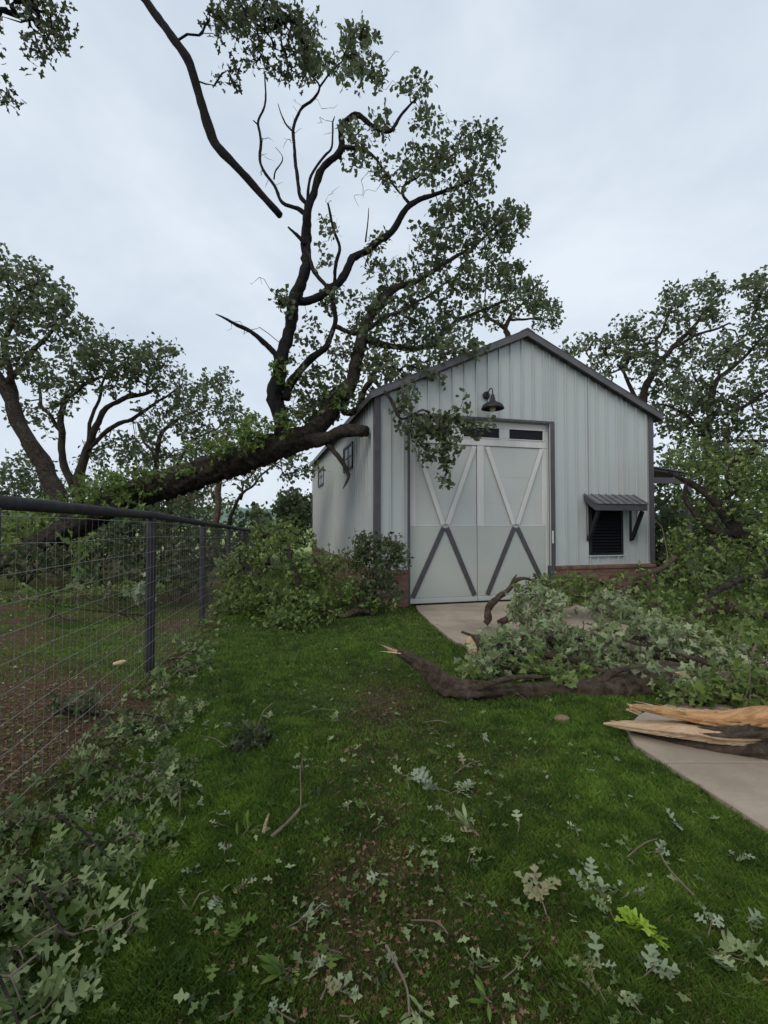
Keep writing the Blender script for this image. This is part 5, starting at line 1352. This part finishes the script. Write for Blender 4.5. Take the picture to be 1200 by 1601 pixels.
shards(b, P(965, 1131, 3.55) - bo, P(940, 1128, 3.6) - P(990, 1133, 3.5), .03, 5, .07, .012, .15)
for (a, y_) in ((1010, 1106), (1060, 1110), (1110, 1116), (1160, 1112), (1090, 1136), (1120, 1146)):
    shards(b, P(a, y_, 3.42) - bo, np.array([-1, .1, .12]), .03, 5, .16, .005, .10)
b.build('splintered_wood', M['woodpale'], st)

# ------------------------------------------------------------------ sprigs on the lawn
SPR = 'small oak sprigs scattered on the lawn'
def sprig(label, px, py, m, n=6, size=.09, spread=.12, kind='near', group=None, stem=True, name='leaf_sprig', up=1.0, height=.04, bush=1):
    c = G(px, py, .02); c[2] = float(ground_h(c[0], c[1])) + .02
    r_ = empty(name, tuple(c), 0); tag(r_, label, 'sprig', group)
    a = random.uniform(0, 2 * PI); d = np.array([math.cos(a), math.sin(a), .1])
    L = Leaves()
    pts = [c - d * spread * .9, c + [0, 0, height * .5], c + d * spread * .5 + [0, 0, height]]
    cc = catmull([(*p_, .0022) for p_ in pts], .02)
    T = Tubes(); T.tube(cc[:, :3] - c, np.linspace(.0035, .0012, len(cc)), 5)
    T.build('stem', M['twig'], r_)
    for q in range(n):
        t_ = random.uniform(.35, 1); base = cc[int(t_ * (len(cc) - 1))][:3]
        sgn = random.choice((-1, 1)); pr = np.array([-d[1], d[0], 0]) * sgn
        dd = d * random.uniform(.2, 1) + pr * random.uniform(.2, 1.1) + [0, 0, random.uniform(-.1, .5) * bush]
        L.add(base + rng.normal(size=3) * .01, dd, rng.normal(size=3) * .35 + [0, 0, up], size * random.uniform(.7, 1.25))
    for p_ in L.p: p_[2] = max(p_[2], c[2])
    L.objects(m, kind, r_, c, 60)
    return r_
G_ = M
sprig('heap of pale grey green leaves on the middle of the lawn', 672, 1238, G_['leaf_pale'], 16, .085, .12, up=.8, bush=1.2)
sprig('pale sprig lying right of the grey green heap', 720, 1240, G_['leaf_pale'], 8, .075, .1)
sprig('yellow green oak sprig, the brightest on the lawn', 1005, 1448, G_['leaf_lime'], 18, .085, .08, bush=1.1)
sprig('tan and faded oak sprig on the lower lawn', 845, 1408, G_['leaf_tan'], 9, .085, .08, bush=1.4)
sprig('pale sprig of three leaves up and left of the yellow green one', 930, 1385, G_['leaf_pale'], 7, .075, .10, up=1)
sprig('pale sprig close above the yellow green one', 965, 1390, G_['leaf_grey'], 5, .09, .06)
sprig('large grey green oak sprig near the bottom right', 1135, 1490, G_['leaf_grey'], 11, .115, .14)
sprig('pale leaf pair below the yellow green sprig', 1020, 1520, G_['leaf_pale'], 5, .085, .07)
sprig('slender green sprig below the pale heap', 730, 1302, G_['leaf_grey'], 9, .08, .07, kind='long', bush=2)
sprig('single faded leaf on the bottom of the lawn', 922, 1530, G_['leaf_tan'], 2, .08, .03)
sprig('long narrow pale leaves on a bent twig', 488, 1438, G_['leaf_pale'], 9, .065, .11, kind='long', bush=.6)
sprig('bright green pair of leaves low on the left of the lawn', 372, 1455, G_['leaf_fresh'], 5, .095, .04)
sprig('upright leafy shoot at the bottom edge', 655, 1592, G_['leaf_grey'], 10, .065, .06, kind='long', bush=2.5)
sprig('small green weed near the bottom edge', 755, 1568, G_['leaf_fresh'], 8, .06, .03, kind='long', bush=2)
sprig('narrow leafed weed in the grass left of centre', 385, 1310, G_['leaf_fresh'], 12, .08, .05, kind='long', bush=3)
sprig('tall leafy weed low on the left', 440, 1525, G_['leaf_fresh'], 10, .08, .04, kind='long', bush=3)
sprig('pale curled leaf near the path edge', 1058, 1287, G_['leaf_pale'], 3, .07, .03, bush=1.4)
sprig('single pale leaf on the right of the lawn', 1148, 1338, G_['leaf_pale'], 1, .06, .02)
# placed at random over the lawn in front and beside the path
lawn_lab = [('leaf_pale', 'pale'), ('leaf_grey', 'grey green'), ('leaf_bush', 'green'), ('leaf_tan', 'faded tan')]
NUMW = {1: 'single {} oak leaf', 2: '{} pair of oak leaves', 3: '{} sprig of three leaves', 4: '{} sprig of four leaves', 5: '{} sprig of five leaves'}
def zone(x, y, px):
    if y > 4.6: z = 'below the heap at the barn' if x < .3 else 'close to the broken log'
    elif y > 3.2: z = 'on the upper lawn'
    elif y > 2.1: z = 'halfway down the lawn'
    else: z = 'low in the foreground'
    if path_left(y) - x < .45: return z + ', near the path edge'
    if x - fence_x(y) < 1.1: return z + ', beside the leafy boughs'
    return z + (', left of the middle' if px < 520 else ', in the middle' if px < 760 else ', right of the middle')
cnt = 0
while cnt < 85:
    py = 1000 + 600 * random.random() ** 1.0; px = random.uniform(150, 1190)
    g = G(px, py)
    if g[0] > path_left(g[1]) - .12 or g[0] < fence_x(g[1]) + .5: continue
    k_ = random.choices(range(4), (5, 4, 3, 2))[0]
    dens = .35 + .65 * math.exp(-((g[0] + .0) / .8) ** 2)
    if random.random() > dens: continue
    n_ = random.choice((1, 2, 2, 3, 3, 4, 5))
    sprig(NUMW[n_].format(lawn_lab[k_][1]) + ' ' + zone(g[0], g[1], px), px, py, M[lawn_lab[k_][0]], n_, random.uniform(.042, .07), random.uniform(.02, .05), 'near' if g[1] < 3.2 else 'mid', SPR, bush=random.uniform(.4, 1.4))
    cnt += 1

# dark leafy tuft with a bare stick
tf = brush('dark leafy tuft with a bare pale stick standing out of it', 395, 1168, 3.32, [(395, 1165, 38, 16, 3.3, .12, 26)], 'leaf_dark', 80, 0, .075, 1)
def stick(label, pts, m='twig', name='stick'):
    c = catmull(w4(pts), .03); base = c[:, :3].mean(0); base[2] = 0
    t = Tubes(); t.tube(c[:, :3] - base, c[:, 3], 7, .15); o = t.build(name, M[m]); o.location = base
    tag(o, label, 'stick'); return o
stick('bare pale stick rising from the dark leafy tuft', [(398, 1160, 3.3, .006), (405, 1130, 3.3, .005), (412, 1112, 3.3, .004), (425, 1100, 3.35, .003)])
stick('thin stick lying left of the dark tuft', [(355, 1168, 3.25, .004), (335, 1155, 3.3, .003), (312, 1150, 3.3, .002)])
stick('short thick grey stick on the lawn', [(423, 1310, 2.33, .010), (440, 1295, 2.4, .011), (455, 1280, 2.46, .010), (470, 1263, 2.55, .007)])
stick('orange splinter of fresh wood beside the grey stick', [(412, 1302, 2.36, .008), (415, 1288, 2.36, .008), (420, 1272, 2.36, .003)], 'woodpale')
stick('thin upright dead twig above the grey stick', [(470, 1262, 2.56, .004), (470, 1230, 2.62, .0035), (469, 1205, 2.7, .003), (474, 1180, 2.8, .002)])
stick('pale twig standing in the leafy bough beside the fence', [(280, 1280, 2.5, .005), (281, 1255, 2.5, .004), (280, 1225, 2.52, .003)])
stick('long dead twig near the bottom of the lawn', [(603, 1478, 1.73, .005), (620, 1510, 1.66, .005), (636, 1545, 1.59, .004), (640, 1590, 1.5, .004)])
stick('curved pale twig arching in front of the boughs at the right edge', [(1150, 1120, 3.9, .006), (1168, 1080, 3.95, .005), (1172, 1040, 4, .004), (1160, 1005, 4.1, .003)])
stick('thin twig stuck against the right corner of the barn', [(1045, 880, 8.6, .012), (1040, 850, 8.6, .01), (1034, 825, 8.6, .008), (1022, 812, 8.6, .004)])
stick('bare twig lying on the lawn left of the path', [(1085, 1400, 1.98, .004), (1060, 1375, 2.06, .004), (1040, 1350, 2.15, .003), (1030, 1330, 2.25, .002)])
stick('orange wood chip lying beyond the fence', [(178, 1038, 5.2, .02), (188, 1036, 5.2, .025), (197, 1034, 5.2, .012)], 'woodpale', 'wood_chip')
for k, (px, py) in enumerate([(520, 1110), (600, 1380), (700, 1460), (560, 1320), (840, 1240), (980, 1340), (500, 1200), (660, 1130), (300, 1420), (750, 1190)]):
    a = G(px, py, .02); e = G(px + random.uniform(-60, 60), py + random.uniform(-30, 30), .04); m_ = (a + e) / 2 + [random.uniform(-.04, .04), 0, .02]
    c = catmull([(*a, .004), (*m_, .0035), (*e, .002)], .03); base = a.copy(); base[2] = 0
    t = Tubes(); t.tube(c[:, :3] - base, c[:, 3], 5, .1); o = t.build('stick', M['twig']); o.location = base
    tag(o, 'thin broken twig lying in the lawn grass', 'stick', 'broken twigs lying on the lawn')
# flat brown stone
b = MB(); v = []; f = []; n = 14
for rr, z in ((1, 0), (1.02, .5), (.75, .9), (.01, 1)):
    for a in range(n):
        an = 2 * PI * a / n; q = rr * (1 + .12 * math.sin(2 * an + 1) + .06 * math.sin(5 * an)); v.append((.055 * q * math.cos(an), .05 * q * math.sin(an), .03 * z))
for rg in range(3):
    for a in range(n): f.append((rg * n + a, rg * n + (a + 1) % n, (rg + 1) * n + (a + 1) % n, (rg + 1) * n + a))
b.add(v, f); o = b.build('stone', mat('stone', (.16, .10, .06), .9, (.24, .17, .11), scale=30, bump=.4), None, True)
g = G(878, 1127); o.location = (g[0], g[1], .01); tag(o, 'flat round brown stone in the grass below the broken log', 'stone')

# ------------------------------------------------------------------ leaf litter (uncountable)
def scatter_region(n, f):
    out = []
    while len(out) < n:
        py = 845 + 780 * random.random(); px = random.uniform(-60, 1260); g = G(px, py)
        if g[1] > 14: continue
        if g[0] > path_left(g[1]) - .02 and g[0] < path_left(g[1]) + 3.1 and random.random() > .25: continue
        if random.random() < f(g[0], g[1]): out.append(g)
    return np.array(out)
L = Leaves()
for g in scatter_region(7500, lambda x, y: (float(bare_amount(x, y)) ** 1.8 + .01) * (1 if x < fence_x(y) else min(1, (y / 3.5) ** 1.3))):
    h = float(ground_h(g[0], g[1])); a = random.uniform(0, 2 * PI)
    L.add(np.array([g[0], g[1], h + random.uniform(.002, .02)]), np.array([math.cos(a), math.sin(a), random.uniform(-.2, .3)]), rng.normal(size=3) * .35 + [0, 0, 1], random.uniform(.010, .030) * (1.3 if g[0] < fence_x(g[1]) else 1))
o = L.mesh('leaf_litter', M['litter'], 'mid'); tag(o, 'brown dead leaf litter over the bare soil and worn grass', 'litter', None, 'stuff')
L = Leaves()
for g in scatter_region(1900, lambda x, y: (.25 + .6 * float(bare_amount(x, y))) * min(1, (y / 5) ** 1.6)):
    h = float(ground_h(g[0], g[1])); a = random.uniform(0, 2 * PI)
    L.add(np.array([g[0], g[1], h + random.uniform(.015, .04)]), np.array([math.cos(a), math.sin(a), random.uniform(-.2, .4)]), rng.normal(size=3) * .5 + [0, 0, 1], random.uniform(.025, .055))
o = L.mesh('fallen_leaves', M['leaf_pile'], 'mid'); tag(o, 'small green oak leaves blown over grass and dirt', 'leaves', None, 'stuff')

# ------------------------------------------------------------------ grass (uncountable)
def grass(name, label, n, m, dens, hmin, hmax, ymax=16, wid=.0015, far_w=.0011, xr=None, sampler=None):
    # sample in screen-ish density: more blades where they show larger
    Y = []; X = []
    tot = 0
    while tot < n:
        py = rng.uniform(836, 1660, 60000); px = rng.uniform(-80, 1290, 60000)
        # blades per pixel area constant-ish, lowered near
        d = CAMZ * F / (py - 820.0); x = (px - 600) / F * d
        ok = (d < ymax)
        keep = rng.random(60000) < dens(x, d) * np.clip((d / 3.0), .55, 1.0) ** .5
        barnmask = ((x - BO[0]) * -0.2557 + (d - BO[1]) * 0.9667 > -0.02) & ((x - BO[0]) * 0.9667 + (d - BO[1]) * 0.2557 > -.05)
        pathmask = (x > path_left(d) - .004 + 0.012 * np.sin(9 * d) + 0.008 * np.sin(23 * d)) & (x < path_left(d) + 3.1)
        ok &= keep & ~barnmask & ~pathmask
        X.append(x[ok]); Y.append(d[ok]); tot += ok.sum()
    X = np.concatenate(X)[:n]; Y = np.concatenate(Y)[:n]
    Z = ground_h(X, Y) - .003
    h = rng.uniform(hmin, hmax, n) * (1 - .35 * bare_amount(X, Y)) * (0.75 + 0.6 * (vnoise(X, Y, 3, 77) - .3)) * (0.7 + 0.9 * np.clip(vnoise(X, Y, 14, 31) - .2, 0, 1))
    h = np.clip(h, .01, None)
    a = rng.uniform(0, 2 * PI, n); lean = rng.uniform(.1, .9, n) * h
    wv = (wid + far_w * np.clip(Y - 2, 0, 20)) * rng.uniform(.6, 1.3, n)
    la = rng.uniform(0, 2 * PI, n); cl, sl_ = np.cos(la), np.sin(la)
    ca_, sa_ = np.cos(a) * wv, np.sin(a) * wv
    b0 = np.stack([X - ca_, Y - sa_, Z], 1); b1 = np.stack([X + ca_, Y + sa_, Z], 1)
    m0 = np.stack([X - ca_ * .75 + cl * lean * .35, Y - sa_ * .75 + sl_ * lean * .35, Z + h * .6], 1); m1 = np.stack([X + ca_ * .75 + cl * lean * .35, Y + sa_ * .75 + sl_ * lean * .35, Z + h * .6], 1)
    tp = np.stack([X + cl * lean, Y + sl_ * lean, Z + h], 1)
    V = np.stack([b0, b1, m1, tp], 1).reshape(-1, 3)
    i_ = np.arange(n) * 4
    Fc = np.concatenate([np.stack([i_, i_ + 1, i_ + 2], 1), np.stack([i_, i_ + 2, i_ + 3], 1)])
    o = link(name, fast_mesh(name, V, Fc, m, False)); tag(o, label, 'grass', None, 'stuff'); return o
grass('lawn_grass', 'short dense green lawn grass between fence and path', 400000, M['grass'], lambda x, y: np.clip(1.05 - 1.25 * bare_amount(x, y), .05, 1), .022, .052)
grass('dry_grass', 'dull olive and straw coloured grass on the worn patches', 125000, M['thatch'], lambda x, y: np.clip(.12 + 1.3 * bare_amount(x, y) * (x > fence_x(y)) , .1, .95), .015, .042)
